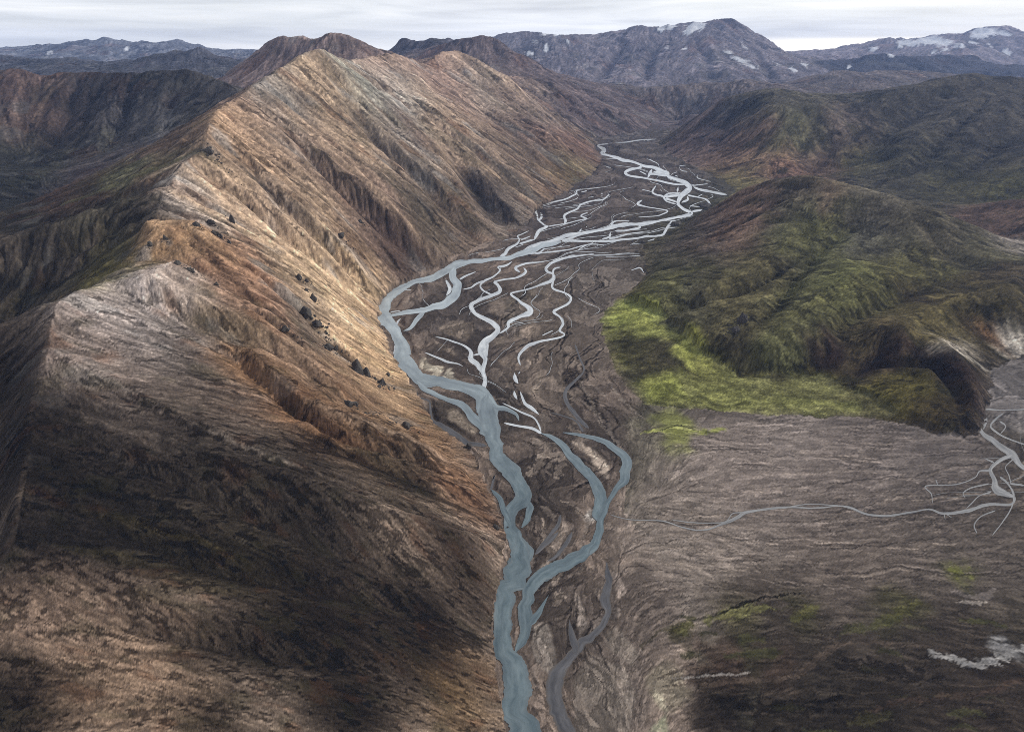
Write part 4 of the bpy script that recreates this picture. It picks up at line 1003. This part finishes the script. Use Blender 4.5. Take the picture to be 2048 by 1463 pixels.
dry_channels(1380, 1200, 2040, 1463, 30, 2.0, 6.0, [(72,60,49),(78,65,53),(70,65,38),(58,49,40)], 16, 60, .55)
dry_channels(1380, 1200, 2040, 1463, 14, 5.0, 10.0, [(80,78,36),(72,70,34)], 8, 20, .7)
for st_ in PLAIN_STREAKS: paint_streak(*st_, plain)


# streaks that follow the slope: the colours themselves are drawn out downhill, then stones, rills and moss vary them
g_wht = norm(lic(rng.standard_normal((R, C)), fi, fj, 3, 0.002))
gw = np.clip(green, 0, 1)
st_k = (1 - 0.68 * gw) * (1 - 0.5 * mossm)
near_k2 = np.clip((6.45 - np.log(RR)) / 0.6, 0, 1)
tone = st_k * (0.07 * g_sml + 0.06 * crisp(g_mid) + (0.09 - 0.03 * near_k2) * crisp(g_fin) + 0.06 * crisp(g_fin2) + 0.04 * g_big + 0.07 * g_wht) - 0.10 * np.clip(vis_h, -1.5, 2.5) + 0.06 * rng.standard_normal((R, C))
patch = fbm(0.02, 5, 0.7)
hillm = ~plain
near_w = np.clip((6.45 - np.log(RR)) / 0.6, 0, 1) * np.ones((1, C))
rgb_h = np.stack([lic(rgb[..., k] * (1 + 0.22 * patch), fi, fj, 12, 0.0022) for k in range(3)], -1)
rgb_l = np.stack([lic(rgb[..., k] * (1 + 0.30 * patch), fi, fj, 30, 0.0036) for k in range(3)], -1)
rgb_h = rgb_h + (rgb_l - rgb_h) * (near_w * 0.85)[..., None]
rgb_h = rgb_h * np.exp(tone * 1.15)[..., None]
# dark gravel, moss and iron stains in patches of their own
gm = np.clip(norm(lic(fbm(0.03, 5, 0.75), fi, fj, 8, 0.0025)) - 0.75, 0, 1.2)
mossc = lin((58, 56, 34)) / ALB; ironc = lin((112, 70, 40)) / ALB; greyc = lin((150, 146, 142)) / ALB
mix = lambda a, b, t: a + (b - a) * t[..., None]
lum = rgb_h.mean(-1)
rgb_h = mix(rgb_h, mossc * np.clip(lum / 0.10, 0.5, 1.3)[..., None], 0.55 * gm * (0.55 + 0.45 * gw))
im = np.clip(norm(lic(fbm(0.028, 5, 0.7), fi, fj, 10, 0.0025)) - 1.0, 0, 1)
rgb_h = mix(rgb_h, ironc * np.clip(lum / 0.14, 0.3, 1.3)[..., None], 0.35 * im * (1 - gw))
im = np.clip(norm(lic(fbm(0.03, 4, 0.7), fi, fj, 10, 0.0025)) - 1.1, 0, 1)
rgb_h = mix(rgb_h, greyc * np.clip(lum / 0.25, 0.3, 1.2)[..., None], 0.5 * im * (1 - gw) * (1 - near_w))

# tufts of dark moss and heath, drawn out downhill, thick in some places and absent in others
tuft = norm(lic(fbm(0.011, 4, 0.85) + 0.35 * rng.standard_normal((R, C)), fi, fj, 4, 0.002))
dens = norm(lic(fbm(0.035, 5, 0.7), fi, fj, 22, 0.0036))
tm = np.clip((tuft + 0.75 * dens - 1.25 + 0.55 * near_w + 0.2 * gw) * 1.6, 0, 1)
tm *= 1 - 0.75 * mossm
rgb_h *= (1 - (0.46 + 0.06 * near_w) * tm)[..., None] * np.array([1.0, 1.0, 0.97])
mot = np.tanh(1.4 * norm(fbm(0.007, 3, 0.7))); mot2 = np.tanh(1.5 * norm(fbm(0.022, 4, 0.65)))
rgb_h *= np.exp(-(1 - 0.75 * gw) * np.clip(0.55 + 0.5 * dens, 0.1, 1.2) * (0.30 * np.exp(-(g_mid / 0.10) ** 2) + 0.15 * np.exp(-(g_sml / 0.13) ** 2) + 0.10 * np.exp(-((g_sml - 0.9) / 0.2) ** 2)))[..., None] * 1.10
rgb_h *= np.exp(gw * (0.16 * mot + 0.22 * mot2))[..., None]
# the plain: pale dry bars, dark damp gravel by the water, thin dry runnels
bar_n = norm(lic(fbm(0.012, 4, 0.6), fi, fj, 10, 0.0022), plain)
corr = (1 - fan) * (1 - np.clip(wild, 0, 1))
bar_n = bar_n * (1 - 0.5 * corr) + 0.8 * corr * norm(lic(fbm(0.026, 5, 0.6), fi, fj, 8, 0.003), plain)
bars = 0.5 + 0.5 * np.tanh(7.0 * (bar_n - 0.35))
rim = np.exp(-((bar_n - 0.12) / 0.13) ** 2)
fine_n = norm(lic(noise(0.0045), fi, fj, 10, 0.002), plain)
line_n = norm(lic(noise(0.009) + 0.5 * noise(0.004), fi, fj, 9, 0.0022), plain)
damp = np.exp(-np.clip(bank, 0, 9) / 0.8)
run = np.exp(-(line_n / 0.13) ** 2) * 0.9 + np.exp(-(fine_n / 0.16) ** 2) * 0.5
rill = np.clip(vis_p, -1, 2.6)
pmod = np.clip(0.7 + 0.45 * norm(lic(fbm(0.04, 4, 0.6), fi, fj, 8, 0.003)), 0.15, 1.4)
t_p = (0.22 + 0.22 * corr) * bars - 0.06 - 0.22 * corr - 0.22 * rim * (0.4 + 0.6 * corr) - 0.30 * damp - 0.08 * rill - pmod * (0.22 + 0.22 * fan) * np.clip(run, 0, 1.2) + pmod * (0.07 + 0.09 * fan) * crisp(fine_n) + 0.10 * fan * crisp(norm(lic(fbm(0.012, 3), fi, fj, 10, 0.003), plain)) + 0.24 * fan * (1 - wild) + 0.06 * crisp(g_fin2) + 0.06 * rng.standard_normal((R, C))
rgb_p = rgb * 1.24 * np.exp(t_p)[..., None]
lp = rgb_p.mean(-1, keepdims=True); rgb_p = lp + (rgb_p - lp) * 0.85
edge = plain_s
rgb = np.where(plain[..., None], rgb_p, rgb_h)
# snow lying high on the far mountains
SNOW = [(1392,52,20,7),(1378,62,10,6),(1340,54,11,3.5),(1322,58,6,4),(1085,67,10,2.4),(1112,68,9,2.6),(1092,97,4,7),(1068,83,7,1.6),(1135,82,2.5,3),(1060,107,10,1.6),(1458,104,6,4),(1470,116,5,4),(1482,82,2.5,5),
 (1490,95,3,4),(1486,124,4,6),(1497,122,3,4),(1505,134,4,6),(1512,108,2,5),(1425,116,3,2.4),(1552,128,2.4,4),(1587,139,5,3),(1609,129,3.5,4),(1697,134,2,4),(1818,86,24,5),(1862,81,26,7),(1890,86,14,6),(1918,92,12,3),(1748,97,9,2.4),(1800,94,5,2.4),(1870,105,7,2.5),
 (1972,64,26,6),(1956,71,16,5),(2012,68,9,4),(1890,100,9,2.4),(2014,106,7,6),(100,106,3.5,4),(253,98,2.5,4),(1945,86,7,2),(1978,92,5,2),(1780,110,5,2),(1370,98,3,2.4),(1335,95,3,2)]
snow_n = fbm(0.006, 3, 0.8)
snow = np.zeros((R, C))
PX, PY = project(GX, GY, h)
for sx, sy, ax, ay in SNOW:
    g = seen(sx, sy)
    if g is None or RR[g[0], 0] < 3000: continue
    d = ((PX - sx) / ax) ** 2 + ((PY - sy) / ay) ** 2
    m = (d < 4) & (np.abs(np.log(RR) - LR[g[0]]) < 0.12)
    snow = np.maximum(snow, np.where(m, np.clip((1.15 - d + 0.45 * snow_n) * 2.5, 0, 1), 0))
snow = np.clip(lic(snow, fi, fj, 5, 0.0024) * 2.5 - 0.35, 0, 1)
rgb = mix(rgb, np.array([0.78, 0.80, 0.84]), snow)
lum = rgb @ np.array([0.25, 0.6, 0.15])
rgb = lum[..., None] + (rgb - lum[..., None]) * np.where(plain, 0.85, np.where(mossm, 0.80, 0.78 + 0.18 * np.clip(green, 0, 1)))[..., None]
lg = np.log(np.clip(rgb, 0.004, 1)).mean(-1)
shp = np.clip(0.75 * (lg - blur(lg, 1)) + 0.6 * (lg - blur(lg, 4)), -0.6, 0.5) * (1 - snow)
rgb = rgb * np.exp(shp)[..., None]
rgb = np.clip(rgb, 0.006, 0.85)

# ------------------------------------------------------------------ materials
def ground_mat(name, bump, grain, rough=0.95):
    m = bpy.data.materials.new(name); m.use_nodes = True
    t = m.node_tree; b = t.nodes["Principled BSDF"]
    at = N(t, "ShaderNodeAttribute", attribute_name="Col")
    co = N(t, "ShaderNodeTexCoord")
    a = N(t, "ShaderNodeTexNoise"); a.inputs['Scale'].default_value = 0.55; a.inputs['Detail'].default_value = 6; a.inputs['Roughness'].default_value = 0.7
    c = N(t, "ShaderNodeTexNoise"); c.inputs['Scale'].default_value = 0.09; c.inputs['Detail'].default_value = 8; c.inputs['Roughness'].default_value = 0.72
    t.links.new(co.outputs['Object'], a.inputs['Vector']); t.links.new(co.outputs['Object'], c.inputs['Vector'])
    ra = ramp(t, [(0.28, (1 - grain, 1 - grain, 1 - grain, 1)), (0.72, (1 + grain, 1 + grain, 1 + grain, 1))])
    rc = ramp(t, [(0.30, (1 - grain, 1 - grain, 1 - grain * 0.95, 1)), (0.70, (1 + grain, 1 + grain * 0.97, 1 + grain * 0.9, 1))])
    t.links.new(a.outputs[0], ra.inputs[0]); t.links.new(c.outputs[0], rc.inputs[0])
    x = N(t, "ShaderNodeMixRGB", blend_type='MULTIPLY'); x.inputs[0].default_value = 1
    y = N(t, "ShaderNodeMixRGB", blend_type='MULTIPLY'); y.inputs[0].default_value = 1
    t.links.new(at.outputs['Color'], x.inputs[1]); t.links.new(ra.outputs[0], x.inputs[2])
    t.links.new(x.outputs[0], y.inputs[1]); t.links.new(rc.outputs[0], y.inputs[2])
    t.links.new(y.outputs[0], b.inputs['Base Color'])
    b.inputs['Roughness'].default_value = rough
    b.inputs['Specular IOR Level'].default_value = 0.05
    bp = N(t, "ShaderNodeBump"); bp.inputs['Strength'].default_value = 0.7; bp.inputs['Distance'].default_value = bump
    t.links.new(c.outputs[0], bp.inputs['Height']); t.links.new(bp.outputs[0], b.inputs['Normal'])
    return m
M_ROCK = ground_mat("slope_scree", 2.6, 0.34)
M_MOSS = ground_mat("mossy_slope", 2.4, 0.34)
M_GRAV = ground_mat("river_gravel", 0.6, 0.2)

def water_mat(name, c0, c1, rough, spec=0.5, edge_c=(0.3, 0.3, 0.29), margin=0.5, silt_c=(0.47, 0.53, 0.56)):
    m = bpy.data.materials.new(name); m.use_nodes = True
    t = m.node_tree; b = t.nodes["Principled BSDF"]
    uv = N(t, "ShaderNodeUVMap", uv_map="flow")
    mp = N(t, "ShaderNodeMapping"); mp.inputs['Scale'].default_value = (0.07, 3.0, 1)
    t.links.new(uv.outputs[0], mp.inputs[0])
    a = N(t, "ShaderNodeTexNoise"); a.inputs['Scale'].default_value = 1.0; a.inputs['Detail'].default_value = 5; a.inputs['Roughness'].default_value = 0.6
    t.links.new(mp.outputs[0], a.inputs['Vector'])
    r_ = ramp(t, [(0.3, (*c0, 1)), (0.7, (*c1, 1))])
    t.links.new(a.outputs[0], r_.inputs[0])
    # shallow pale margins, and more silt upstream (attribute 'silt')
    sx = N(t, "ShaderNodeSeparateXYZ"); t.links.new(uv.outputs[0], sx.inputs[0])
    e1 = N(t, "ShaderNodeMath", operation='SUBTRACT'); e1.inputs[1].default_value = 0.5; t.links.new(sx.outputs['Y'], e1.inputs[0])
    e2 = N(t, "ShaderNodeMath", operation='ABSOLUTE'); t.links.new(e1.outputs[0], e2.inputs[0])
    e3 = N(t, "ShaderNodeMath", operation='MULTIPLY_ADD'); e3.inputs[1].default_value = 0.35; t.links.new(a.outputs[0], e3.inputs[0]); t.links.new(e2.outputs[0], e3.inputs[2])
    e4 = N(t, "ShaderNodeMapRange", interpolation_type='SMOOTHSTEP'); e4.inputs[1].default_value = 0.50; e4.inputs[2].default_value = 0.72; e4.inputs[4].default_value = margin
    t.links.new(e3.outputs[0], e4.inputs[0])
    mx = N(t, "ShaderNodeMixRGB"); mx.inputs[2].default_value = (*edge_c, 1); t.links.new(e4.outputs[0], mx.inputs[0]); t.links.new(r_.outputs[0], mx.inputs[1])
    sa = N(t, "ShaderNodeAttribute", attribute_name="silt")
    m2 = N(t, "ShaderNodeMixRGB"); m2.inputs[2].default_value = (*silt_c, 1); t.links.new(sa.outputs['Fac'], m2.inputs[0]); t.links.new(mx.outputs[0], m2.inputs[1])
    la = N(t, "ShaderNodeTexNoise"); la.inputs['Scale'].default_value = 1.0; la.inputs['Detail'].default_value = 4
    mpl = N(t, "ShaderNodeMapping"); mpl.inputs['Scale'].default_value = (0.018, 2.0, 1); t.links.new(uv.outputs[0], mpl.inputs[0]); t.links.new(mpl.outputs[0], la.inputs['Vector'])
    vr = ramp(t, [(0.3, (0.66, 0.67, 0.69, 1)), (0.7, (1.22, 1.22, 1.2, 1))]); t.links.new(la.outputs[0], vr.inputs[0])
    vr2 = ramp(t, [(0.3, (0.88, 0.88, 0.89, 1)), (0.7, (1.10, 1.10, 1.09, 1))]); t.links.new(a.outputs[0], vr2.inputs[0])
    m3 = N(t, "ShaderNodeMixRGB", blend_type='MULTIPLY'); m3.inputs[0].default_value = 1; t.links.new(m2.outputs[0], m3.inputs[1]); t.links.new(vr.outputs[0], m3.inputs[2])
    m4 = N(t, "ShaderNodeMixRGB", blend_type='MULTIPLY'); m4.inputs[0].default_value = 1; t.links.new(m3.outputs[0], m4.inputs[1]); t.links.new(vr2.outputs[0], m4.inputs[2])
    t.links.new(m4.outputs[0], b.inputs['Base Color'])
    b.inputs['Roughness'].default_value = rough
    b.inputs['IOR'].default_value = 1.33
    b.inputs['Specular IOR Level'].default_value = spec
    co = N(t, "ShaderNodeTexCoord")
    w = N(t, "ShaderNodeTexNoise"); w.inputs['Scale'].default_value = 0.5; w.inputs['Detail'].default_value = 4
    t.links.new(co.outputs['Object'], w.inputs['Vector'])
    bp = N(t, "ShaderNodeBump"); bp.inputs['Strength'].default_value = 0.10; bp.inputs['Distance'].default_value = 0.3
    t.links.new(w.outputs[0], bp.inputs['Height']); t.links.new(bp.outputs[0], b.inputs['Normal'])
    return m
M_RIVER = water_mat("silty_river_water", (0.115, 0.160, 0.180), (0.195, 0.240, 0.258), 0.16, edge_c=(0.17, 0.175, 0.175), margin=0.4)
M_BRAID = water_mat("shallow_sky_bright_water", (0.58, 0.62, 0.65), (0.80, 0.83, 0.85), 0.12, edge_c=(0.36, 0.35, 0.34), margin=0.35)  # shallow foamy water, sky reflection put into the pale colour
M_STREAM = water_mat("pale_stream_water", (0.24, 0.24, 0.24), (0.40, 0.39, 0.38), 0.2, edge_c=(0.17, 0.155, 0.14), margin=0.6)
M_SILT = water_mat("wet_silt", (0.085, 0.083, 0.088), (0.15, 0.145, 0.15), 0.45, 0.35, edge_c=(0.13, 0.11, 0.095), margin=1.0)

def mesh_obj(name, V, F, mat, smooth=True):
    me = bpy.data.meshes.new(name)
    V = np.asarray(V, np.float32); F = np.asarray(F, np.int32)
    me.vertices.add(len(V)); me.vertices.foreach_set('co', V.ravel())
    n = F.shape[1]
    me.loops.add(F.size); me.loops.foreach_set('vertex_index', F.ravel())
    me.polygons.add(len(F)); me.polygons.foreach_set('loop_start', np.arange(0, F.size, n, dtype=np.int32))
    me.polygons.foreach_set('use_smooth', np.full(len(F), smooth))
    me.update(calc_edges=True)
    me.materials.append(mat)
    o = bpy.data.objects.new(name, me); COL.objects.link(o)
    return o
def tag(o, label, cat=None, group=None, kind=None):
    o['label'] = label
    if cat: o['category'] = cat
    if group: o['group'] = group
    if kind: o['kind'] = kind
    return o

# ------------------------------------------------------------------ ground objects, cut from the one surface
verts = np.stack([GX, GY, h], -1).reshape(-1, 3)
cols = np.concatenate([rgb, np.ones((R, C, 1))], -1).reshape(-1, 4).astype(np.float32)
q = (np.arange(R - 1)[:, None] * C + np.arange(C - 1)[None]).ravel()
quads = np.stack([q, q + 1, q + C + 1, q + C], -1)
inview = ((np.abs(TH)[None, :-1] < 0.80) | (RR[:-1] < 900)).ravel()      # nothing of the far flanks can be seen
pf = plain[:-1, :-1].ravel()
rf = region[:-1, :-1].ravel()
mossf = mossm[:-1, :-1].ravel()
near_band = np.zeros_like(pf)
# split the long left ridge where its saddles are
ym = GY[:-1, :-1].ravel()
def add_ground(name, mask, mat, label, kind='structure'):
    F = quads[mask & inview]
    if not len(F): return
    u, inv = np.unique(F.ravel(), return_inverse=True)
    o = mesh_obj(name, verts[u], inv.reshape(F.shape), mat)
    a = o.data.color_attributes.new("Col", 'FLOAT_COLOR', 'POINT')
    a.data.foreach_set('color', cols[u].ravel())
    return tag(o, label, kind=kind)
rid = lambda *n: np.isin(rf, [names.index(x) for x in n]) & ~pf & ~mossf
add_ground("gravel_plain", pf, M_GRAV, "broad grey brown gravel plain of the braided river on the valley floor")
add_ground("moss_field", mossf & ~pf, M_MOSS, "bright yellow green moss flat between the gravel plain and the right hill", 'stuff')
add_ground("ridge", rid('ridge') & (ym >= 640), M_ROCK, "long tan rhyolite ridge with dark gullies along the left side of the valley")
add_ground("foothill", rid('ridge') & (ym < 640), M_ROCK, "near dark brown foothill with a grey crest at the lower left above the river")
add_ground("mountain", rid('mountain'), M_ROCK, "dark flat topped mountain with a red brown flank at the left edge")
add_ground("mountain", rid('blue_left'), M_ROCK, "low dark blue jagged mountains behind the flat topped mountain")
add_ground("mountain", rid('far_left'), M_ROCK, "pale blue hazy mountains farthest away on the left horizon")
add_ground("mountain", rid('behind_ridge'), M_ROCK, "brown twin topped mountain rising just behind the highest point of the tan ridge")
add_ground("mountain", rid('crag'), M_ROCK, "small blue rocky peaks beside the twin topped mountain")
add_ground("mountain", rid('purple'), M_ROCK, "rounded purple brown mountain at the head of the valley")
add_ground("mountain", rid('plateau'), M_ROCK, "flat distant plateau with a few snow patches left of the highest mountain")
add_ground("mountain", rid('big'), M_ROCK, "highest blue purple mountain with snow along its summit")
add_ground("mountain", rid('right_far'), M_ROCK, "distant mountain with large snow fields at the right horizon")
add_ground("mountain", rid('dark_right'), M_ROCK, "low dark blue table mountain in front of the snowy right mountain")
add_ground("hill", rid('mid_right'), M_ROCK, "hazy brown hills between the valley and the far mountains on the right")
add_ground("hill", rid('hill_a'), M_MOSS, "olive hill with red brown ribs on the far right bank")
add_ground("hill", rid('hill_b'), M_MOSS, "large dark streaked hill rising to the right edge")
add_ground("hill", rid('hill_c'), M_MOSS, "rounded moss covered hill on the right bank above the bright moss flat")
add_ground("hill", rid('spur'), M_MOSS, "low maroon and moss spur beside the side stream at the right edge")

# ------------------------------------------------------------------ water
def ribbons(name, kind, mat, label, z0):
    V, F, UV = [], [], []
    k_ = 0; n_ = 0
    for kd, c_, l_, r_ in chan:
        if kd != kind: continue
        z = z0 + 0.0008 * n_; n_ += 1
        m = len(c_)
        rows = 5
        s = np.r_[0, np.cumsum(np.hypot(*np.diff(c_, axis=0).T))] + 137.0 * n_
        for t in np.linspace(0, 1, rows):
            p = l_ + (r_ - l_) * t
            V.append(np.c_[p, np.full(m, z)]); UV.append(np.c_[s, np.full(m, t)])
        for a in range(rows - 1):
            i = np.arange(m - 1) + k_ + a * m
            F.append(np.stack([i, i + m, i + m + 1, i + 1], -1))
        k_ += rows * m
    V = np.vstack(V); F = np.vstack(F); UV = np.vstack(UV)
    o = mesh_obj(name, V, F, mat)
    uvl = o.data.uv_layers.new(name="flow")
    uvl.data.foreach_set('uv', UV[F.ravel()].astype(np.float32).ravel())
    if kind == 'river':
        sl_ = o.data.attributes.new('silt', 'FLOAT', 'POINT')
        sl_.data.foreach_set('value', np.clip((np.hypot(V[:, 0], V[:, 1]) - 430) / 420, 0, 1).astype(np.float32))
    # all faces look up
    o.data.flip_normals() if o.data.polygons[0].normal.z < 0 else None
    return tag(o, label, kind='structure')
ribbons("wet_silt", 'wet_silt', M_SILT, "grey damp silt lying in drying side channels of the plain", -0.335)
ribbons("braided_channel", 'braided_channel', M_BRAID, "thin bright white water channels braiding across the upper plain", -0.29)
ribbons("stream", 'stream', M_STREAM, "thin pale side stream winding in from the right edge", -0.29)
ribbons("river", 'river', M_RIVER, "blue grey silty main river winding down the middle of the valley", -0.16)

# ------------------------------------------------------------------ rocks
def rock_mat():
    m = bpy.data.materials.new("dark_lava"); m.use_nodes = True
    t = m.node_tree; b = t.nodes["Principled BSDF"]
    co = N(t, "ShaderNodeTexCoord")
    a = N(t, "ShaderNodeTexNoise"); a.inputs['Scale'].default_value = 0.6; a.inputs['Detail'].default_value = 8; a.inputs['Roughness'].default_value = 0.7
    t.links.new(co.outputs['Object'], a.inputs['Vector'])
    r_ = ramp(t, [(0.3, (0.018, 0.016, 0.015, 1)), (0.72, (0.11, 0.095, 0.082, 1))])
    t.links.new(a.outputs[0], r_.inputs[0]); t.links.new(r_.outputs[0], b.inputs['Base Color'])
    b.inputs['Roughness'].default_value = 0.9
    bp = N(t, "ShaderNodeBump"); bp.inputs['Strength'].default_value = 0.8; bp.inputs['Distance'].default_value = 0.6
    t.links.new(a.outputs[0], bp.inputs['Height']); t.links.new(bp.outputs[0], b.inputs['Normal'])
    return m
M_LAVA = rock_mat()
import bmesh
ROCK_AT = []
def rock(name, px, py, wpx, hpx, label, seed, depth=1.0, cat="rock", group=None):
    g = seen(px, py)
    x, y, z = GX[g], GY[g], h[g]
    dist = math.sqrt(x * x + y * y + (H - z) ** 2)
    w = wpx / FPX * dist * 0.54; hh = hpx / FPX * dist * 1.08
    bm = bmesh.new()
    bmesh.ops.create_icosphere(bm, subdivisions=3, radius=1.0)
    rg = np.random.default_rng(seed)
    cuts = [(lambda v: v / np.linalg.norm(v))(rg.standard_normal(3)) for _ in range(16)]
    offs = rg.uniform(0.55, 0.95, 16)
    waves = [(rg.standard_normal(3) * f, rg.uniform(0, 6), a) for f, a in ((2, .12), (3, .10), (5, .07), (8, .05), (11, .04))]
    for v in bm.verts:
        p = np.array(v.co)
        for c, o in zip(cuts, offs):            # flat broken faces
            d = p @ c
            if d > o: p = p - c * (d - o) * 0.9
        p = p * (1 + sum(a * math.sin(k @ p + f) for k, f, a in waves))
        taper = 1.0 - 0.30 * max(0, p[2])
        v.co = (p[0] * w * taper, p[1] * w * depth * taper, p[2] * hh * 0.62)
    me = bpy.data.meshes.new(name); bm.to_mesh(me); bm.free()
    me.materials.append(M_LAVA)
    o = bpy.data.objects.new(name, me); COL.objects.link(o)
    o.location = (x, y, z + hh * 0.02)
    ROCK_AT.append((g, x, y, z, w, hh))
    o.rotation_euler = (0, 0, rg.uniform(0, 6.28))
    return tag(o, label, cat, group)
RK = [
 ("rock_outcrop",718,740,30,34,"largest black lava outcrop on the tan slope, its left block"),
 ("rock_outcrop",735,748,22,26,"black lava block leaning against the right side of the largest outcrop"),
 ("boulder",708,728,14,14,"small black block on top of the largest outcrop's left shoulder"),
 ("rock_outcrop",766,765,14,20,"black upright rock just downhill right of the largest outcrop"),
 ("boulder",775,744,11,9,"lone black boulder near the river bank right of the largest outcrop"),
 ("boulder",757,770,10,9,"low dark stone left of the upright rock below the largest outcrop"),
 ("rock_outcrop",655,692,20,13,"flat dark rock band uphill left of the largest outcrop"),
 ("boulder",672,701,14,9,"small dark rock at the lower end of the flat rock band"),
 ("rock_outcrop",628,596,13,18,"dark upright rock beside the pale scree streak"),
 ("boulder",612,577,8,8,"small dark stone uphill of the pale scree streak"),
 ("boulder",594,555,13,12,"dark rock on the upper edge of the light tan slope"),
 ("boulder",615,562,8,8,"small dark stone next to the rock on the light tan slope's edge"),
 ("rock_outcrop",612,628,26,22,"broad dark crag below the pale scree streak"),
 ("rock_outcrop",630,645,22,14,"dark rock shelf under the broad crag"),
 ("boulder",568,655,18,10,"grey dark rock in the mossy hollow of the lower spur"),
 ("rock_pillar",465,440,9,19,"thin dark rock pillar standing alone on the smooth grey tan slope"),
 ("boulder",356,524,14,10,"dark rock on the top of the rounded grey crest"),
 ("boulder",378,536,14,11,"dark rock just right of the crest top rock"),
 ("boulder",437,566,9,8,"small dark rock on the pale edge running down from the rounded crest"),
 ("boulder",392,449,12,10,"dark rock at the head of the golden spur"),
 ("boulder",420,443,14,9,"dark rock on grey scree above the golden spur"),
 ("boulder",428,462,15,10,"dark rock in the middle of the row along the golden spur"),
 ("boulder",443,473,11,9,"dark rock low in the row along the golden spur"),
 ("boulder",459,484,10,8,"lowest dark rock of the row along the golden spur"),
 ("boulder",330,478,10,14,"brown black knob on the golden face at the spur's left end"),
 ("boulder",303,488,9,14,"leftmost dark knob on the golden face"),
 ("rock_outcrop",938,893,15,18,"black boulder standing on the river bank at the slope's foot"),
 ("rock_outcrop",990,1055,14,12,"dark crumbled rock at the tip of the brown spur by the river"),
 ("boulder",1018,1053,5,4,"tiny dark stone in the main river's edge"),
 ("rock_outcrop",1412,408,28,15,"black crag on the right hill's edge at the river bend"),
 ("rock_outcrop",1352,447,26,13,"black crag lower on the right hill's edge above the pale channels"),
 ("boulder",1289,484,13,9,"dark rock at the lowest end of the right hill's edge"),
 ("rock_outcrop",1482,640,20,26,"dark rock outcrop in the middle of the mossy right hill"),
 ("rock_outcrop",1472,655,18,16,"lower dark rock touching the outcrop on the mossy right hill"),
 ("rock_outcrop",700,805,30,14,"grey crag above the pale yellow scar on the near spur"),
 ("boulder",815,850,20,18,"dark rock on the brown slope above the grey silt channel"),
 ("rock_outcrop",418,302,20,12,"black knob on the ridge crest at the end of the green spur"),
 ("rock_outcrop",678,468,16,9,"dark maroon overhang rock on the brown ribbed slope"),
 ("boulder",725,440,10,8,"small dark rock on the brown ribbed slope above the overhang"),
]
for n, r_ in enumerate(RK):
    rock(r_[0], r_[1], r_[2], r_[3], r_[4], r_[5], 100 + n)

# loose rubble fallen from the outcrops
bm = bmesh.new()
rg = np.random.default_rng(9)
for (g, x, y, z, w, hh) in ROCK_AT:
    for _ in range(int(10 + 2.5 * w)):
        t = rg.uniform(0, 1) ** 1.5
        du = t * w * 5.5
        i = g[0] + fi[g] * du / RR[g[0], 0] / dlr + rg.normal() * w * 0.8 / RR[g[0], 0] / dlr
        j = g[1] + fj[g] * du / RR[g[0], 0] / dth + rg.normal() * w * 0.8 / RR[g[0], 0] / dth
        if not (2 < i < R - 3 and 2 < j < C - 3) or plain[int(i), int(j)]: continue
        zz = float(sample(h, np.array([i]), np.array([j]))[0])
        r_ = math.exp(L0 + i * dlr); th_ = T0 + j * dth
        s_ = w * rg.uniform(0.08, 0.30) * (1 - 0.6 * t)
        ret = bmesh.ops.create_icosphere(bm, subdivisions=1, radius=1.0)
        for v in ret['verts']:
            k = 1 + rg.uniform(-0.3, 0.3)
            v.co = (r_ * math.sin(th_) + v.co.x * s_ * k, r_ * math.cos(th_) + v.co.y * s_ * k, zz + 0.1 * s_ + v.co.z * s_ * 0.8 * k)
me = bpy.data.meshes.new("rubble"); bm.to_mesh(me); bm.free(); me.materials.append(M_LAVA)
ro = bpy.data.objects.new("rubble", me); COL.objects.link(ro)
tag(ro, "loose dark rubble scattered downhill of the lava outcrops", kind='stuff')

# ------------------------------------------------------------------ the air: far things fade to blue
bm = bmesh.new()
bmesh.ops.create_cube(bm, size=1.0)
ztop, zbot = float(h.max()) + 40, min(-3.0, float(h.min()) - 1)
for v in bm.verts:
    v.co = (v.co.x * 24000, 6500 + v.co.y * 14200, zbot if v.co.z < 0 else ztop)
me = bpy.data.meshes.new("haze"); bm.to_mesh(me); bm.free()
mh = bpy.data.materials.new("haze_air"); mh.use_nodes = True
t = mh.node_tree; t.nodes.clear()
mo = N(t, "ShaderNodeOutputMaterial"); pv = N(t, "ShaderNodeVolumePrincipled")
pv.inputs['Color'].default_value = (0.38, 0.55, 1.0, 1)
pv.inputs['Density'].default_value = 4.0e-5
pv.inputs['Anisotropy'].default_value = 0.1
t.links.new(pv.outputs[0], mo.inputs['Volume'])
me.materials.append(mh)
hz = bpy.data.objects.new("haze", me); COL.objects.link(hz)
tag(hz, "thin blue air that fades the far mountains", kind='stuff')
print("TRIS", sum(len(o.data.polygons) * 2 for o in COL.objects if o.type == 'MESH'), "zmax", ztop)
